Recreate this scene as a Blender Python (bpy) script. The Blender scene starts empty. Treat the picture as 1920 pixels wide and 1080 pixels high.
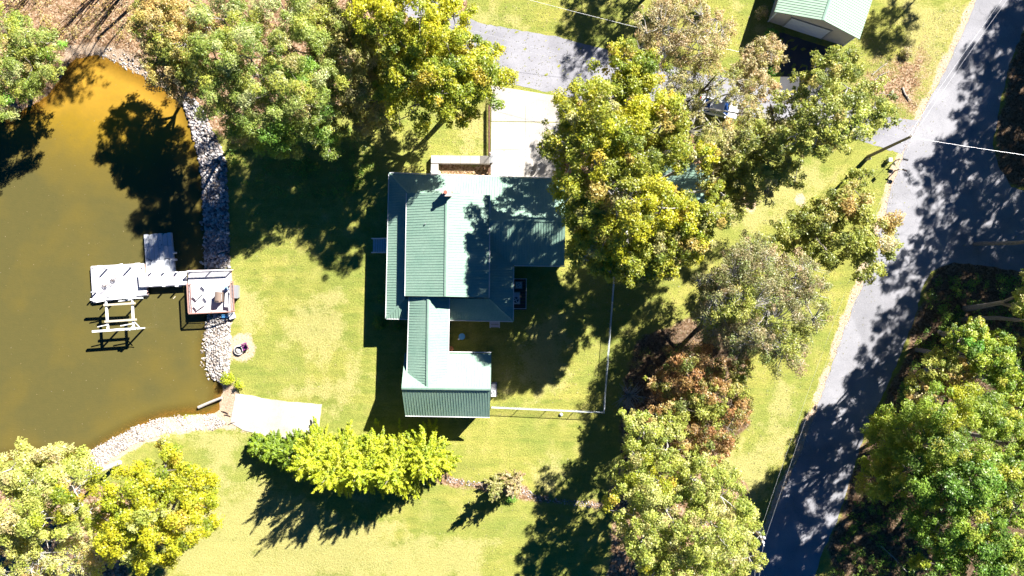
import bpy, math, random
import numpy as np
from mathutils import Vector, Matrix

random.seed(7)
RNG = np.random.default_rng(11)
scene = bpy.context.scene
COL = scene.collection
R = math.radians

# ------------------------------------------------------------------ camera, sky, sun, exposure
H = 80.0                      # drone height above the yard, metres
S = 16.0                      # photograph pixels per metre at yard level
cam_d = bpy.data.cameras.new('camera')
cam = bpy.data.objects.new('camera', cam_d)
COL.objects.link(cam)
cam.location = (0, 0, H)
cam.rotation_euler = (0, 0, 0)
cam_d.sensor_width = 36.0
cam_d.lens = 36.0 * H / (1920 / S)
cam_d.clip_end = 3000
scene.camera = cam

SUN_ELEV = R(37)
SUN_AZ = math.atan2(0.68, 0.73)
world = bpy.data.worlds.new('World')
scene.world = world
world.use_nodes = True
wn = world.node_tree
bg = wn.nodes['Background']
sky = wn.nodes.new('ShaderNodeTexSky')
sky.sky_type = 'NISHITA'
sky.sun_disc = False
sky.sun_elevation = SUN_ELEV
sky.sun_rotation = SUN_AZ
sky.altitude = 3000
sky.air_density = 0.4
sky.dust_density = 0.0
sky.ozone_density = 7.0
hs = wn.nodes.new('ShaderNodeHueSaturation')
hs.inputs['Saturation'].default_value = 1.35
wn.links.new(sky.outputs[0], hs.inputs['Color'])
wn.links.new(hs.outputs[0], bg.inputs[0])
bg.inputs[1].default_value = 0.05
sun_d = bpy.data.lights.new('sun', 'SUN')
sun_d.energy = 5.0
sun_d.angle = R(0.6)
sun_d.color = (1.0, 0.965, 0.90)
sun = bpy.data.objects.new('sun', sun_d)
COL.objects.link(sun)
to_sun = Vector((math.sin(SUN_AZ) * math.cos(SUN_ELEV), math.cos(SUN_AZ) * math.cos(SUN_ELEV), math.sin(SUN_ELEV)))
sun.rotation_euler = to_sun.to_track_quat('Z', 'Y').to_euler()
sun.location = (60, 60, 120)
vs = scene.view_settings
vs.view_transform = 'Standard'
vs.look = 'None'
vs.gamma = 1
vs.use_curve_mapping = False
vs.exposure = 1.77
scene.render.engine = 'CYCLES'
cy = scene.cycles
cy.max_bounces = 5
cy.diffuse_bounces = 1
cy.glossy_bounces = 2
cy.transmission_bounces = 3
cy.transparent_max_bounces = 8


# ------------------------------------------------------------------ measuring
def P(px, py, z=0.0):
    """a measured spot of the place: photo pixel + real height -> world point"""
    k = (1 - z / H) / S
    return Vector(((px - 960) * k, -(py - 540) * k, z))


LAKE = [(-900, 120), (-300, 170), (-60, 205), (0, 214), (30, 203), (62, 186), (95, 152), (112, 120), (128, 106), (150, 100), (178, 101),
        (205, 114), (235, 128), (262, 142), (300, 168), (328, 186), (342, 212), (358, 245), (370, 290), (380, 340),
        (384, 400), (386, 460), (384, 520), (386, 570), (388, 610), (380, 640), (381, 680), (388, 704), (398, 716),
        (403, 735), (398, 756), (398, 772), (380, 779), (340, 780), (300, 786), (255, 800), (215, 822), (180, 842),
        (155, 856), (100, 868), (40, 862), (0, 866), (-200, 920), (-900, 1000)]
WATER_Z = -1.55


def seg_dist(px, py, poly, closed=True):
    px = np.asarray(px, float); py = np.asarray(py, float)
    d = np.full(px.shape, 1e9)
    n = len(poly)
    for i in range(n if closed else n - 1):
        ax, ay = poly[i]; bx, by = poly[(i + 1) % n]
        vx, vy = bx - ax, by - ay
        t = np.clip(((px - ax) * vx + (py - ay) * vy) / (vx * vx + vy * vy + 1e-9), 0, 1)
        d = np.minimum(d, np.hypot(px - ax - t * vx, py - ay - t * vy))
    return d


def inside(px, py, poly):
    px = np.asarray(px, float); py = np.asarray(py, float)
    c = np.zeros(px.shape, bool)
    n = len(poly)
    for i in range(n):
        ax, ay = poly[i]; bx, by = poly[(i + 1) % n]
        if ay == by:
            continue
        hit = ((ay > py) != (by > py)) & (px < (bx - ax) * (py - ay) / (by - ay) + ax)
        c ^= hit
    return c


def sdist(px, py, poly):
    d = seg_dist(px, py, poly)
    return np.where(inside(px, py, poly), -d, d)


def sstep(x, a=0.0, b=1.0):
    t = np.clip((np.asarray(x, float) - a) / (b - a), 0, 1)
    return t * t * (3 - 2 * t)


def wob(x, y, f=1.0, seed=0.0):
    """cheap smooth pseudo noise about -1..1"""
    x = np.asarray(x, float) * f; y = np.asarray(y, float) * f
    s = seed * 7.13
    return (np.sin(x * 1.0 + 1.7 * np.sin(y * 0.9 + s) + s) + np.sin(y * 1.3 + 1.3 * np.sin(x * 1.1 + 2 * s) + 2.1 + s)
            + 0.6 * np.sin(x * 2.3 - y * 1.9 + s * 3) + 0.4 * np.sin(x * 4.1 + y * 3.7 + s)) / 3.0


def base_z(px, py):
    """lie of the land: the yard falls gently towards the lake; a low bed beside the drive"""
    z = -1.0 * sstep((740 - np.asarray(px, float)) / 310.0)
    sd = sdist(px, py, LAKE) / S
    sd = sd + 0.25 * wob(px, py, 0.11)
    shore = np.where(sd > 0, WATER_Z - 0.02 + sstep(sd, 0, 2.4) * (z - WATER_Z + 0.02), WATER_Z - np.minimum(1.6, 0.42 * -sd) - 0.02)
    z = np.where(sd < 2.4, shore, z)
    bed = sstep((px - 640) / 190.0) * (1 - sstep((np.asarray(px, float) - 912) / 6.0)) * sstep((py - 150) / 55.0) * (1 - sstep((np.asarray(py, float) - 326) / 8.0))
    return z - 0.75 * bed


def gz(px, py):
    return float(base_z(np.array([px]), np.array([py]))[0])


def G(px, py, up=0.0):
    """measured spot on the ground (height from the lie of the land)"""
    z = gz(px, py)
    z = gz(960 + (px - 960) * (1 - z / H), 540 + (py - 540) * (1 - z / H)) + up
    return P(px, py, z)


def gw(x, y):
    """ground height under a world point"""
    return gz(960 + x * S, 540 - y * S)


# ------------------------------------------------------------------ materials
MATS = {}


def mat(name, color, rough=0.8, metal=0.0, noise=0.0, nscale=3.0, bump=0.0, bscale=20.0, color2=None, spec=0.3, coat=0.0):
    if name in MATS:
        return MATS[name]
    m = bpy.data.materials.new(name)
    m.use_nodes = True
    nt = m.node_tree
    b = nt.nodes['Principled BSDF']
    b.inputs['Base Color'].default_value = (*color, 1)
    b.inputs['Roughness'].default_value = rough
    b.inputs['Metallic'].default_value = metal
    b.inputs['Specular IOR Level'].default_value = spec
    b.inputs['Coat Weight'].default_value = coat
    tc = nt.nodes.new('ShaderNodeTexCoord')
    if noise > 0 or color2:
        n = nt.nodes.new('ShaderNodeTexNoise')
        n.inputs['Scale'].default_value = nscale
        n.inputs['Detail'].default_value = 6
        n.inputs['Roughness'].default_value = 0.65
        nt.links.new(tc.outputs['Object'], n.inputs['Vector'])
        r = nt.nodes.new('ShaderNodeValToRGB')
        c2 = color2 if color2 else tuple(c * (1 - noise) for c in color)
        r.color_ramp.elements[0].position = 0.33
        r.color_ramp.elements[0].color = (*c2, 1)
        r.color_ramp.elements[1].position = 0.67
        r.color_ramp.elements[1].color = (*color, 1)
        nt.links.new(n.outputs[0], r.inputs[0])
        nt.links.new(r.outputs[0], b.inputs['Base Color'])
    if bump > 0:
        n2 = nt.nodes.new('ShaderNodeTexNoise')
        n2.inputs['Scale'].default_value = bscale
        n2.inputs['Detail'].default_value = 4
        nt.links.new(tc.outputs['Object'], n2.inputs['Vector'])
        bp = nt.nodes.new('ShaderNodeBump')
        bp.inputs['Strength'].default_value = bump
        bp.inputs['Distance'].default_value = 0.05
        nt.links.new(n2.outputs[0], bp.inputs['Height'])
        nt.links.new(bp.outputs[0], b.inputs['Normal'])
    MATS[name] = m
    return m


def nd(nt, typ, **kw):
    n = nt.nodes.new(typ)
    for k, v in kw.items():
        if k in n.inputs.keys():
            n.inputs[k].default_value = v
        else:
            setattr(n, k, v)
    return n


def ramp(nt, src, stops, interp='LINEAR'):
    r = nt.nodes.new('ShaderNodeValToRGB')
    r.color_ramp.interpolation = interp
    e = r.color_ramp.elements
    while len(e) < len(stops):
        e.new(0.5)
    for i, (p, c) in enumerate(stops):
        e[i].position = p
        e[i].color = (*c, 1) if len(c) == 3 else c
    nt.links.new(src, r.inputs[0])
    return r.outputs[0]


def mixc(nt, fac, a, b, mode='MIX'):
    m = nt.nodes.new('ShaderNodeMix')
    m.data_type = 'RGBA'
    m.blend_type = mode
    for sock, v in ((m.inputs[0], fac), (m.inputs[6], a), (m.inputs[7], b)):
        if isinstance(v, (int, float)):
            sock.default_value = v
        elif isinstance(v, tuple):
            sock.default_value = (*v, 1)
        else:
            nt.links.new(v, sock)
    return m.outputs[2]


def mth(nt, op, a, b=0.0, clamp=False):
    m = nt.nodes.new('ShaderNodeMath')
    m.operation = op
    m.use_clamp = clamp
    for i, v in enumerate((a, b)):
        if isinstance(v, (int, float)):
            m.inputs[i].default_value = v
        else:
            nt.links.new(v, m.inputs[i])
    return m.outputs[0]


def noise_out(nt, vec, scale, detail=5, rough=0.6):
    n = nt.nodes.new('ShaderNodeTexNoise')
    n.inputs['Scale'].default_value = scale
    n.inputs['Detail'].default_value = detail
    n.inputs['Roughness'].default_value = rough
    nt.links.new(vec, n.inputs['Vector'])
    return n.outputs[0]


def ground_material():
    m = bpy.data.materials.new('ground_cover')
    m.use_nodes = True
    nt = m.node_tree
    b = nt.nodes['Principled BSDF']
    b.inputs['Roughness'].default_value = 0.95
    b.inputs['Specular IOR Level'].default_value = 0.1
    geo = nt.nodes.new('ShaderNodeNewGeometry')
    pos = geo.outputs['Position']
    at = nt.nodes.new('ShaderNodeAttribute')
    at.attribute_name = 'cover'
    sep = nt.nodes.new('ShaderNodeSeparateColor')
    nt.links.new(at.outputs['Color'], sep.inputs[0])
    humus_shade = at.outputs['Alpha']
    nf = noise_out(nt, pos, 5.0, 6, 0.75)
    nm = noise_out(nt, pos, 0.55, 5, 0.6)
    nl = noise_out(nt, pos, 0.12, 3, 0.5)
    nb = noise_out(nt, pos, 14.0, 3, 0.7)
    # streaks of mowing
    mp = nt.nodes.new('ShaderNodeMapping')
    mp.inputs['Rotation'].default_value = (0, 0, R(-14))
    mp.inputs['Scale'].default_value = (0.10, 0.9, 1)
    nt.links.new(pos, mp.inputs[0])
    ns = noise_out(nt, mp.outputs[0], 1.3, 4, 0.6)
    g1 = ramp(nt, nm, [(0.30, (0.165, 0.205, 0.040)), (0.5, (0.235, 0.268, 0.052)), (0.68, (0.345, 0.330, 0.095))])
    g1 = mixc(nt, mth(nt, 'MULTIPLY', ramp(nt, ns, [(0.35, (0, 0, 0)), (0.7, (1, 1, 1))]), 0.7), g1, (0.385, 0.355, 0.085))
    g1 = mixc(nt, ramp(nt, nl, [(0.42, (0, 0, 0)), (0.62, (.45, .45, .45))]), g1, (0.175, 0.240, 0.048))
    fine = ramp(nt, nf, [(0.25, (0.70, 0.66, 0.70)), (0.5, (1.12, 1.08, 1.12)), (0.75, (1.42, 1.34, 1.4))])
    g1 = mixc(nt, 1.0, g1, fine, 'MULTIPLY')
    fine2 = ramp(nt, nb, [(0.3, (0.62, 0.64, 0.60)), (0.65, (1.22, 1.20, 1.22))])
    g1 = mixc(nt, 1.0, g1, fine2, 'MULTIPLY')
    # fallen leaves and pine straw
    v = nt.nodes.new('ShaderNodeTexVoronoi')
    v.inputs['Scale'].default_value = 5.5
    nt.links.new(pos, v.inputs['Vector'])
    vs_ = nt.nodes.new('ShaderNodeSeparateColor')
    nt.links.new(v.outputs['Color'], vs_.inputs[0])
    lit = ramp(nt, vs_.outputs[0], [(0.0, (0.13, 0.075, 0.04)), (0.35, (0.29, 0.18, 0.10)), (0.7, (0.42, 0.28, 0.18)), (1.0, (0.55, 0.42, 0.30))])
    lit = mixc(nt, 1.0, lit, ramp(nt, nf, [(0.3, (0.65, 0.62, 0.6)), (0.7, (1.2, 1.15, 1.1))]), 'MULTIPLY')
    lit = mixc(nt, mth(nt, 'MULTIPLY', humus_shade, 0.62), lit, (0.055, 0.042, 0.030))  # woods litter darkened: humus tone plus tree shade put into the colour
    dry = ramp(nt, nf, [(0.3, (0.36, 0.31, 0.10)), (0.7, (0.54, 0.48, 0.21))])
    clay = ramp(nt, nf, [(0.3, (0.42, 0.26, 0.15)), (0.7, (0.70, 0.56, 0.42))])

    def edge(ch, amp=0.9):
        e = mth(nt, 'ADD', ch, mth(nt, 'MULTIPLY', mth(nt, 'SUBTRACT', nm, 0.5), amp))
        e = mth(nt, 'ADD', e, mth(nt, 'MULTIPLY', mth(nt, 'SUBTRACT', nf, 0.5), 0.9))
        return ramp(nt, e, [(0.36, (0, 0, 0)), (0.62, (1, 1, 1))])
    c = mixc(nt, mth(nt, 'MULTIPLY', edge(sep.outputs[1], 1.3), 0.62), g1, dry)
    c = mixc(nt, edge(sep.outputs[0]), c, lit)
    c = mixc(nt, edge(sep.outputs[2], 0.5), c, clay)
    nt.links.new(c, b.inputs['Base Color'])
    bp = nt.nodes.new('ShaderNodeBump')
    bp.inputs['Strength'].default_value = 0.9
    bp.inputs['Distance'].default_value = 0.12
    nt.links.new(mth(nt, 'ADD', nf, nb), bp.inputs['Height'])
    nt.links.new(bp.outputs[0], b.inputs['Normal'])
    return m


def water_material():
    m = bpy.data.materials.new('turbid_water')
    m.use_nodes = True
    nt = m.node_tree
    b = nt.nodes['Principled BSDF']
    out = nt.nodes['Material Output']
    geo = nt.nodes.new('ShaderNodeNewGeometry')
    pos = geo.outputs['Position']
    at = nt.nodes.new('ShaderNodeAttribute')
    at.attribute_name = 'cover'
    sep = nt.nodes.new('ShaderNodeSeparateColor')
    nt.links.new(at.outputs['Color'], sep.inputs[0])
    nl = noise_out(nt, pos, 0.16, 4, 0.55)
    nm = noise_out(nt, pos, 1.3, 5, 0.6)
    e = mth(nt, 'ADD', sep.outputs[0], mth(nt, 'MULTIPLY', mth(nt, 'SUBTRACT', nl, 0.5), 0.6))
    c = ramp(nt, e, [(0.0, (0.090, 0.079, 0.026)), (0.30, (0.138, 0.103, 0.022)), (0.62, (0.235, 0.150, 0.016)), (1.0, (0.38, 0.215, 0.026))])
    c = mixc(nt, mth(nt, 'MULTIPLY', ramp(nt, nm, [(0.35, (0, 0, 0)), (0.75, (1, 1, 1))]), 0.22), c, (0.13, 0.10, 0.03))
    nt.links.new(c, b.inputs['Base Color'])
    b.inputs['Roughness'].default_value = 0.12
    b.inputs['IOR'].default_value = 1.33
    bp = nt.nodes.new('ShaderNodeBump')
    bp.inputs['Strength'].default_value = 0.5
    bp.inputs['Distance'].default_value = 0.03
    mpw = nt.nodes.new('ShaderNodeMapping')
    mpw.inputs['Scale'].default_value = (1.0, 2.6, 1.0)
    mpw.inputs['Rotation'].default_value = (0, 0, R(25))
    nt.links.new(pos, mpw.inputs[0])
    nt.links.new(noise_out(nt, mpw.outputs[0], 2.2, 6, 0.7), bp.inputs['Height'])
    nt.links.new(bp.outputs[0], b.inputs['Normal'])
    tr = nt.nodes.new('ShaderNodeBsdfTransparent')
    tr.inputs[0].default_value = (0.85, 0.62, 0.28, 1)
    ms = nt.nodes.new('ShaderNodeMixShader')
    nt.links.new(sep.outputs[1], ms.inputs[0])
    nt.links.new(b.outputs[0], ms.inputs[1])
    nt.links.new(tr.outputs[0], ms.inputs[2])
    nt.links.new(ms.outputs[0], out.inputs['Surface'])
    return m


def asphalt_material(name, ca, cb, crack=True):
    m = bpy.data.materials.new(name)
    m.use_nodes = True
    nt = m.node_tree
    b = nt.nodes['Principled BSDF']
    b.inputs['Roughness'].default_value = 0.85
    b.inputs['Specular IOR Level'].default_value = 0.25
    geo = nt.nodes.new('ShaderNodeNewGeometry')
    pos = geo.outputs['Position']
    n1 = noise_out(nt, pos, 0.35, 5, 0.6)
    n2 = noise_out(nt, pos, 9.0, 4, 0.7)
    c = ramp(nt, n1, [(0.3, ca), (0.7, cb)])
    c = mixc(nt, 1.0, c, ramp(nt, n2, [(0.3, (0.8, 0.8, 0.8)), (0.7, (1.14, 1.14, 1.14))]), 'MULTIPLY')
    np_ = noise_out(nt, pos, 0.11, 2, 0.4)
    c = mixc(nt, 1.0, c, ramp(nt, np_, [(0.46, (0.90, 0.90, 0.90)), (0.50, (1.04, 1.04, 1.04))]), 'MULTIPLY')
    n5 = noise_out(nt, pos, 1.9, 6, 0.8)
    c = mixc(nt, ramp(nt, n5, [(0.58, (0, 0, 0)), (0.78, (.5, .5, .5))]), c, tuple(x * 0.62 for x in ca))
    if crack:
        v = nt.nodes.new('ShaderNodeTexVoronoi')
        v.feature = 'DISTANCE_TO_EDGE'
        v.inputs['Scale'].default_value = 0.22
        mp = nt.nodes.new('ShaderNodeVectorMath')
        mp.operation = 'ADD'
        nn = nt.nodes.new('ShaderNodeTexNoise')
        nn.inputs['Scale'].default_value = 0.9
        nt.links.new(pos, nn.inputs['Vector'])
        sc = nt.nodes.new('ShaderNodeVectorMath')
        sc.operation = 'SCALE'
        sc.inputs[3].default_value = 1.4
        nt.links.new(nn.outputs[1], sc.inputs[0])
        nt.links.new(pos, mp.inputs[0])
        nt.links.new(sc.outputs[0], mp.inputs[1])
        nt.links.new(mp.outputs[0], v.inputs['Vector'])
        c = mixc(nt, ramp(nt, v.outputs[0], [(0.0, (.28, .28, .28)), (0.008, (0, 0, 0))]), c, tuple(x * 0.35 for x in ca))
    nt.links.new(c, b.inputs['Base Color'])
    bp = nt.nodes.new('ShaderNodeBump')
    bp.inputs['Strength'].default_value = 0.4
    bp.inputs['Distance'].default_value = 0.02
    nt.links.new(n2, bp.inputs['Height'])
    nt.links.new(bp.outputs[0], b.inputs['Normal'])
    return m


def roof_material():
    m = bpy.data.materials.new('green_metal_roof')
    m.use_nodes = True
    nt = m.node_tree
    b = nt.nodes['Principled BSDF']
    b.inputs['Roughness'].default_value = 0.42
    b.inputs['Specular IOR Level'].default_value = 0.4
    tc = nt.nodes.new('ShaderNodeNewGeometry')
    pos = tc.outputs['Position']
    n1 = noise_out(nt, pos, 0.5, 5, 0.65)
    n2 = noise_out(nt, pos, 6.0, 5, 0.7)
    c = ramp(nt, n1, [(0.3, (0.215, 0.345, 0.270)), (0.7, (0.275, 0.398, 0.315))])
    c = mixc(nt, 1.0, c, ramp(nt, n2, [(0.3, (0.80, 0.82, 0.80)), (0.55, (1.0, 1.0, 1.0)), (0.8, (1.16, 1.13, 1.10))]), 'MULTIPLY')
    n3 = noise_out(nt, pos, 1.7, 6, 0.75)
    c = mixc(nt, ramp(nt, n3, [(0.60, (0, 0, 0)), (0.80, (.55, .55, .55))]), c, (0.13, 0.15, 0.10))
    nt.links.new(c, b.inputs['Base Color'])
    return m


def leaf_material(name, trans=0.42):
    m = bpy.data.materials.new(name)
    m.use_nodes = True
    nt = m.node_tree
    nt.nodes.remove(nt.nodes['Principled BSDF'])
    out = nt.nodes['Material Output']
    at = nt.nodes.new('ShaderNodeAttribute')
    at.attribute_name = 'tint'
    d = nt.nodes.new('ShaderNodeBsdfDiffuse')
    t = nt.nodes.new('ShaderNodeBsdfTranslucent')
    g = nt.nodes.new('ShaderNodeBsdfGlossy')
    g.inputs['Roughness'].default_value = 0.45
    g.inputs['Color'].default_value = (0.9, 0.9, 0.9, 1)
    nt.links.new(at.outputs['Color'], d.inputs[0])
    nt.links.new(at.outputs['Color'], t.inputs[0])
    a = nt.nodes.new('ShaderNodeMixShader')
    a.inputs[0].default_value = trans
    nt.links.new(d.outputs[0], a.inputs[1])
    nt.links.new(t.outputs[0], a.inputs[2])
    f = nt.nodes.new('ShaderNodeMixShader')
    f.inputs[0].default_value = 0.03
    nt.links.new(a.outputs[0], f.inputs[1])
    nt.links.new(g.outputs[0], f.inputs[2])
    nt.links.new(f.outputs[0], out.inputs['Surface'])
    return m


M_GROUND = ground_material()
M_WATER = water_material()
M_ROAD = asphalt_material('weathered_asphalt', (0.225, 0.223, 0.243), (0.305, 0.300, 0.322))
M_LANE = asphalt_material('lane_asphalt', (0.23, 0.225, 0.25), (0.30, 0.295, 0.32))
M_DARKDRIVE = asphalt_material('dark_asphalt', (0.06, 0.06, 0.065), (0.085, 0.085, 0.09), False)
M_CONC = asphalt_material('old_concrete', (0.38, 0.345, 0.31), (0.54, 0.505, 0.46), False)
M_ROOF = roof_material()
M_PALEROOF = mat('pale_green_roof', (0.33, 0.46, 0.35), 0.5, noise=0.12, nscale=1.0)
M_LEAF = leaf_material('leaf')
M_BARK = mat('bark', (0.30, 0.26, 0.22), 0.9, noise=0.5, nscale=6, bump=0.6, bscale=14)
M_PALEBARK = mat('pale_bark', (0.52, 0.49, 0.45), 0.85, noise=0.35, nscale=5, bump=0.4, bscale=14)
M_WALL = mat('cream_siding', (0.55, 0.51, 0.43), 0.7, noise=0.08, nscale=2)
M_TRIM = mat('white_trim', (0.72, 0.72, 0.72), 0.5, noise=0.06)
M_BRICK = mat('red_brick', (0.36, 0.13, 0.09), 0.85, noise=0.3, nscale=9, bump=0.5, bscale=30)
M_MORTAR = mat('cap_concrete', (0.5, 0.42, 0.38), 0.85, noise=0.2)
M_GLASS = mat('dark_glass', (0.03, 0.04, 0.05), 0.08, spec=0.6)
M_WHITE = mat('white_paint', (0.78, 0.78, 0.80), 0.5, noise=0.08, nscale=4)
M_GREY = mat('grey_metal', (0.34, 0.35, 0.37), 0.45, metal=0.3, noise=0.15)
M_GALV = mat('galvanised_steel', (0.62, 0.66, 0.68), 0.4, metal=0.15, noise=0.1)
M_DECKW = mat('bleached_deck_boards', (0.74, 0.71, 0.74), 0.75, noise=0.18, nscale=7, bump=0.3)
M_REDWOOD = mat('reddish_rail_wood', (0.42, 0.24, 0.20), 0.8, noise=0.25, nscale=6)
M_TANWOOD = mat('tan_wood', (0.50, 0.44, 0.34), 0.8, noise=0.2, nscale=6)
M_DARKWOOD = mat('dark_wet_wood', (0.11, 0.08, 0.06), 0.8, noise=0.3)
M_BROWN = mat('brown_plastic', (0.22, 0.16, 0.13), 0.6, noise=0.15)
M_BLACK = mat('black_plastic', (0.02, 0.02, 0.025), 0.5)
M_FLOAT = mat('pale_grey_float', (0.58, 0.60, 0.64), 0.55, noise=0.12, nscale=3)
M_ROCK = mat('pale_granite', (0.62, 0.58, 0.55), 0.85, noise=0.45, nscale=2.2, bump=0.4, bscale=10)
M_WALLBROWN = mat('railroad_tie', (0.16, 0.085, 0.06), 0.9, noise=0.4, nscale=5)
M_DEADWOOD = mat('dead_wood', (0.48, 0.44, 0.39), 0.85, noise=0.35, nscale=6)
M_WIRE = mat('aluminium_wire', (0.72, 0.72, 0.75), 0.4, metal=0.2)
M_PURPLE = mat('purple_plastic', (0.20, 0.04, 0.17), 0.5)
M_BLUE = mat('sky_blue_enamel', (0.10, 0.32, 0.62), 0.4)
M_POLE = mat('creosoted_pole', (0.24, 0.20, 0.15), 0.85, noise=0.35, nscale=5)
M_CARWHITE = mat('white_car_paint', (0.80, 0.80, 0.82), 0.25, coat=0.6, spec=0.5)
M_CARGLASS = mat('blue_tinted_glass', (0.02, 0.05, 0.16), 0.06, spec=0.7)
M_RUBBER = mat('rubber', (0.02, 0.02, 0.02), 0.8)
M_RED = mat('red_lens', (0.5, 0.02, 0.02), 0.3)


# ------------------------------------------------------------------ object helpers
def setp(o, label=None, cat=None, group=None, kind=None):
    if label: o['label'] = label
    if cat: o['category'] = cat
    if group: o['group'] = group
    if kind: o['kind'] = kind
    return o


def thing(name, label, cat, loc=(0, 0, 0), rz=0.0, group=None):
    o = bpy.data.objects.new(name, None)
    o.empty_display_size = 0.3
    COL.objects.link(o)
    o.location = loc
    o.rotation_euler = (0, 0, rz)
    return setp(o, label, cat, group)


def raw_mesh(name, verts, faces, m, parent=None, smooth=False, tint=None):
    """verts (n,3) array, faces: (k,4)/(k,3) array or list of lists"""
    me = bpy.data.meshes.new(name)
    if isinstance(faces, np.ndarray):
        nf, k = faces.shape
        me.vertices.add(len(verts))
        me.vertices.foreach_set('co', np.asarray(verts, np.float32).ravel())
        me.loops.add(nf * k)
        me.loops.foreach_set('vertex_index', faces.astype(np.int32).ravel())
        me.polygons.add(nf)
        me.polygons.foreach_set('loop_start', np.arange(0, nf * k, k, dtype=np.int32))
        me.update(calc_edges=True)
    else:
        me.from_pydata([tuple(map(float, v)) for v in verts], [], [tuple(int(i) for i in f) for f in faces])
        me.update()
    if tint is not None:
        a = me.attributes.new('tint', 'FLOAT_COLOR', 'FACE')
        t4 = np.ones((len(tint), 4), np.float32)
        t4[:, :3] = tint
        a.data.foreach_set('color', t4.ravel())
    if smooth:
        me.polygons.foreach_set('use_smooth', np.ones(len(me.polygons), bool))
    me.materials.append(m)
    o = bpy.data.objects.new(name, me)
    COL.objects.link(o)
    if parent is not None:
        o.parent = parent
    return o


class MB:
    """collects shapes, then links them as one mesh object"""
    def __init__(self):
        self.v = []
        self.f = []

    def add(self, vs_, fs):
        b = len(self.v)
        self.v += [tuple(v) for v in vs_]
        self.f += [[i + b for i in f] for f in fs]
        return self

    def box(self, c, s, rz=0.0, rx=0.0, ry=0.0, taper=1.0):
        m = Matrix.Translation(Vector(c)) @ Matrix.Rotation(rz, 4, 'Z') @ Matrix.Rotation(ry, 4, 'Y') @ Matrix.Rotation(rx, 4, 'X')
        x, y, z = s[0] / 2, s[1] / 2, s[2] / 2
        q = []
        for sz in (-1, 1):
            t = taper if sz > 0 else 1.0
            for sx, sy in ((-1, -1), (1, -1), (1, 1), (-1, 1)):
                q.append(m @ Vector((sx * x * t, sy * y * t, sz * z)))
        return self.add(q, [(3, 2, 1, 0), (4, 5, 6, 7), (0, 1, 5, 4), (1, 2, 6, 5), (2, 3, 7, 6), (3, 0, 4, 7)])

    def prism(self, pts, z0, z1):
        """pts: list of (x,y) counter-clockwise; z0/z1 numbers or lists"""
        n = len(pts)
        a = z0 if isinstance(z0, (list, tuple)) else [z0] * n
        b = z1 if isinstance(z1, (list, tuple)) else [z1] * n
        q = [(p[0], p[1], a[i]) for i, p in enumerate(pts)] + [(p[0], p[1], b[i]) for i, p in enumerate(pts)]
        return self.add(q, [list(range(n))[::-1], [n + i for i in range(n)]] + [[i, (i + 1) % n, n + (i + 1) % n, n + i] for i in range(n)])

    def tube(self, pts, rad, n=6, cap=True):
        pts = [Vector(p) for p in pts]
        if not isinstance(rad, (list, tuple)):
            rad = [rad] * len(pts)
        rings = []
        for i, p in enumerate(pts):
            d = (pts[min(i + 1, len(pts) - 1)] - pts[max(i - 1, 0)])
            d = d.normalized() if d.length > 1e-6 else Vector((0, 0, 1))
            u = d.cross(Vector((0, 0, 1)))
            if u.length < 0.05:
                u = d.cross(Vector((0, 1, 0)))
            u.normalize()
            w = d.cross(u)
            rings.append([p + u * math.cos(2 * math.pi * k / n) * rad[i] + w * math.sin(2 * math.pi * k / n) * rad[i] for k in range(n)])
        q = [v for r in rings for v in r]
        fs = []
        for i in range(len(rings) - 1):
            for k in range(n):
                fs.append((i * n + k, i * n + (k + 1) % n, (i + 1) * n + (k + 1) % n, (i + 1) * n + k))
        if cap:
            fs.append(list(range(n))[::-1])
            fs.append([(len(rings) - 1) * n + k for k in range(n)])
        return self.add(q, fs)

    def lathe(self, prof, c=(0, 0, 0), n=16, sx=1.0, sy=1.0):
        q = []
        for r_, z in prof:
            for k in range(n):
                a = 2 * math.pi * k / n
                q.append((c[0] + r_ * math.cos(a) * sx, c[1] + r_ * math.sin(a) * sy, c[2] + z))
        fs = []
        for i in range(len(prof) - 1):
            for k in range(n):
                fs.append((i * n + k, i * n + (k + 1) % n, (i + 1) * n + (k + 1) % n, (i + 1) * n + k))
        fs.append(list(range(n))[::-1])
        fs.append([(len(prof) - 1) * n + k for k in range(n)])
        return self.add(q, fs)

    def build(self, name, m, parent=None, bevel=0.0, smooth=False):
        o = raw_mesh(name, self.v, self.f, m, parent, smooth)
        if bevel > 0:
            md = o.modifiers.new('bevel', 'BEVEL')
            md.width = bevel
            md.segments = 2
            md.limit_method = 'ANGLE'
        return o


def dup(root, loc=None, rz=None, label=None):
    r = root.copy(); COL.objects.link(r)
    if loc is not None: r.location = loc
    if rz is not None: r.rotation_euler = (0, 0, rz)
    if label: r['label'] = label
    for ch in list(root.children):
        c = ch.copy(); COL.objects.link(c); c.parent = r
        for g in ch.children:
            d = g.copy(); COL.objects.link(d); d.parent = c
    return r


# ------------------------------------------------------------------ ground and water
def axis(lo, hi, step, far):
    core = np.arange(lo, hi + 1e-6, step)
    out = []
    d = step
    x = hi
    while x < far:
        d *= 1.45
        x += d
        out.append(min(x, far))
    neg = [lo - (v - hi) for v in out]
    return np.array(neg[::-1] + list(core) + out)


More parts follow.
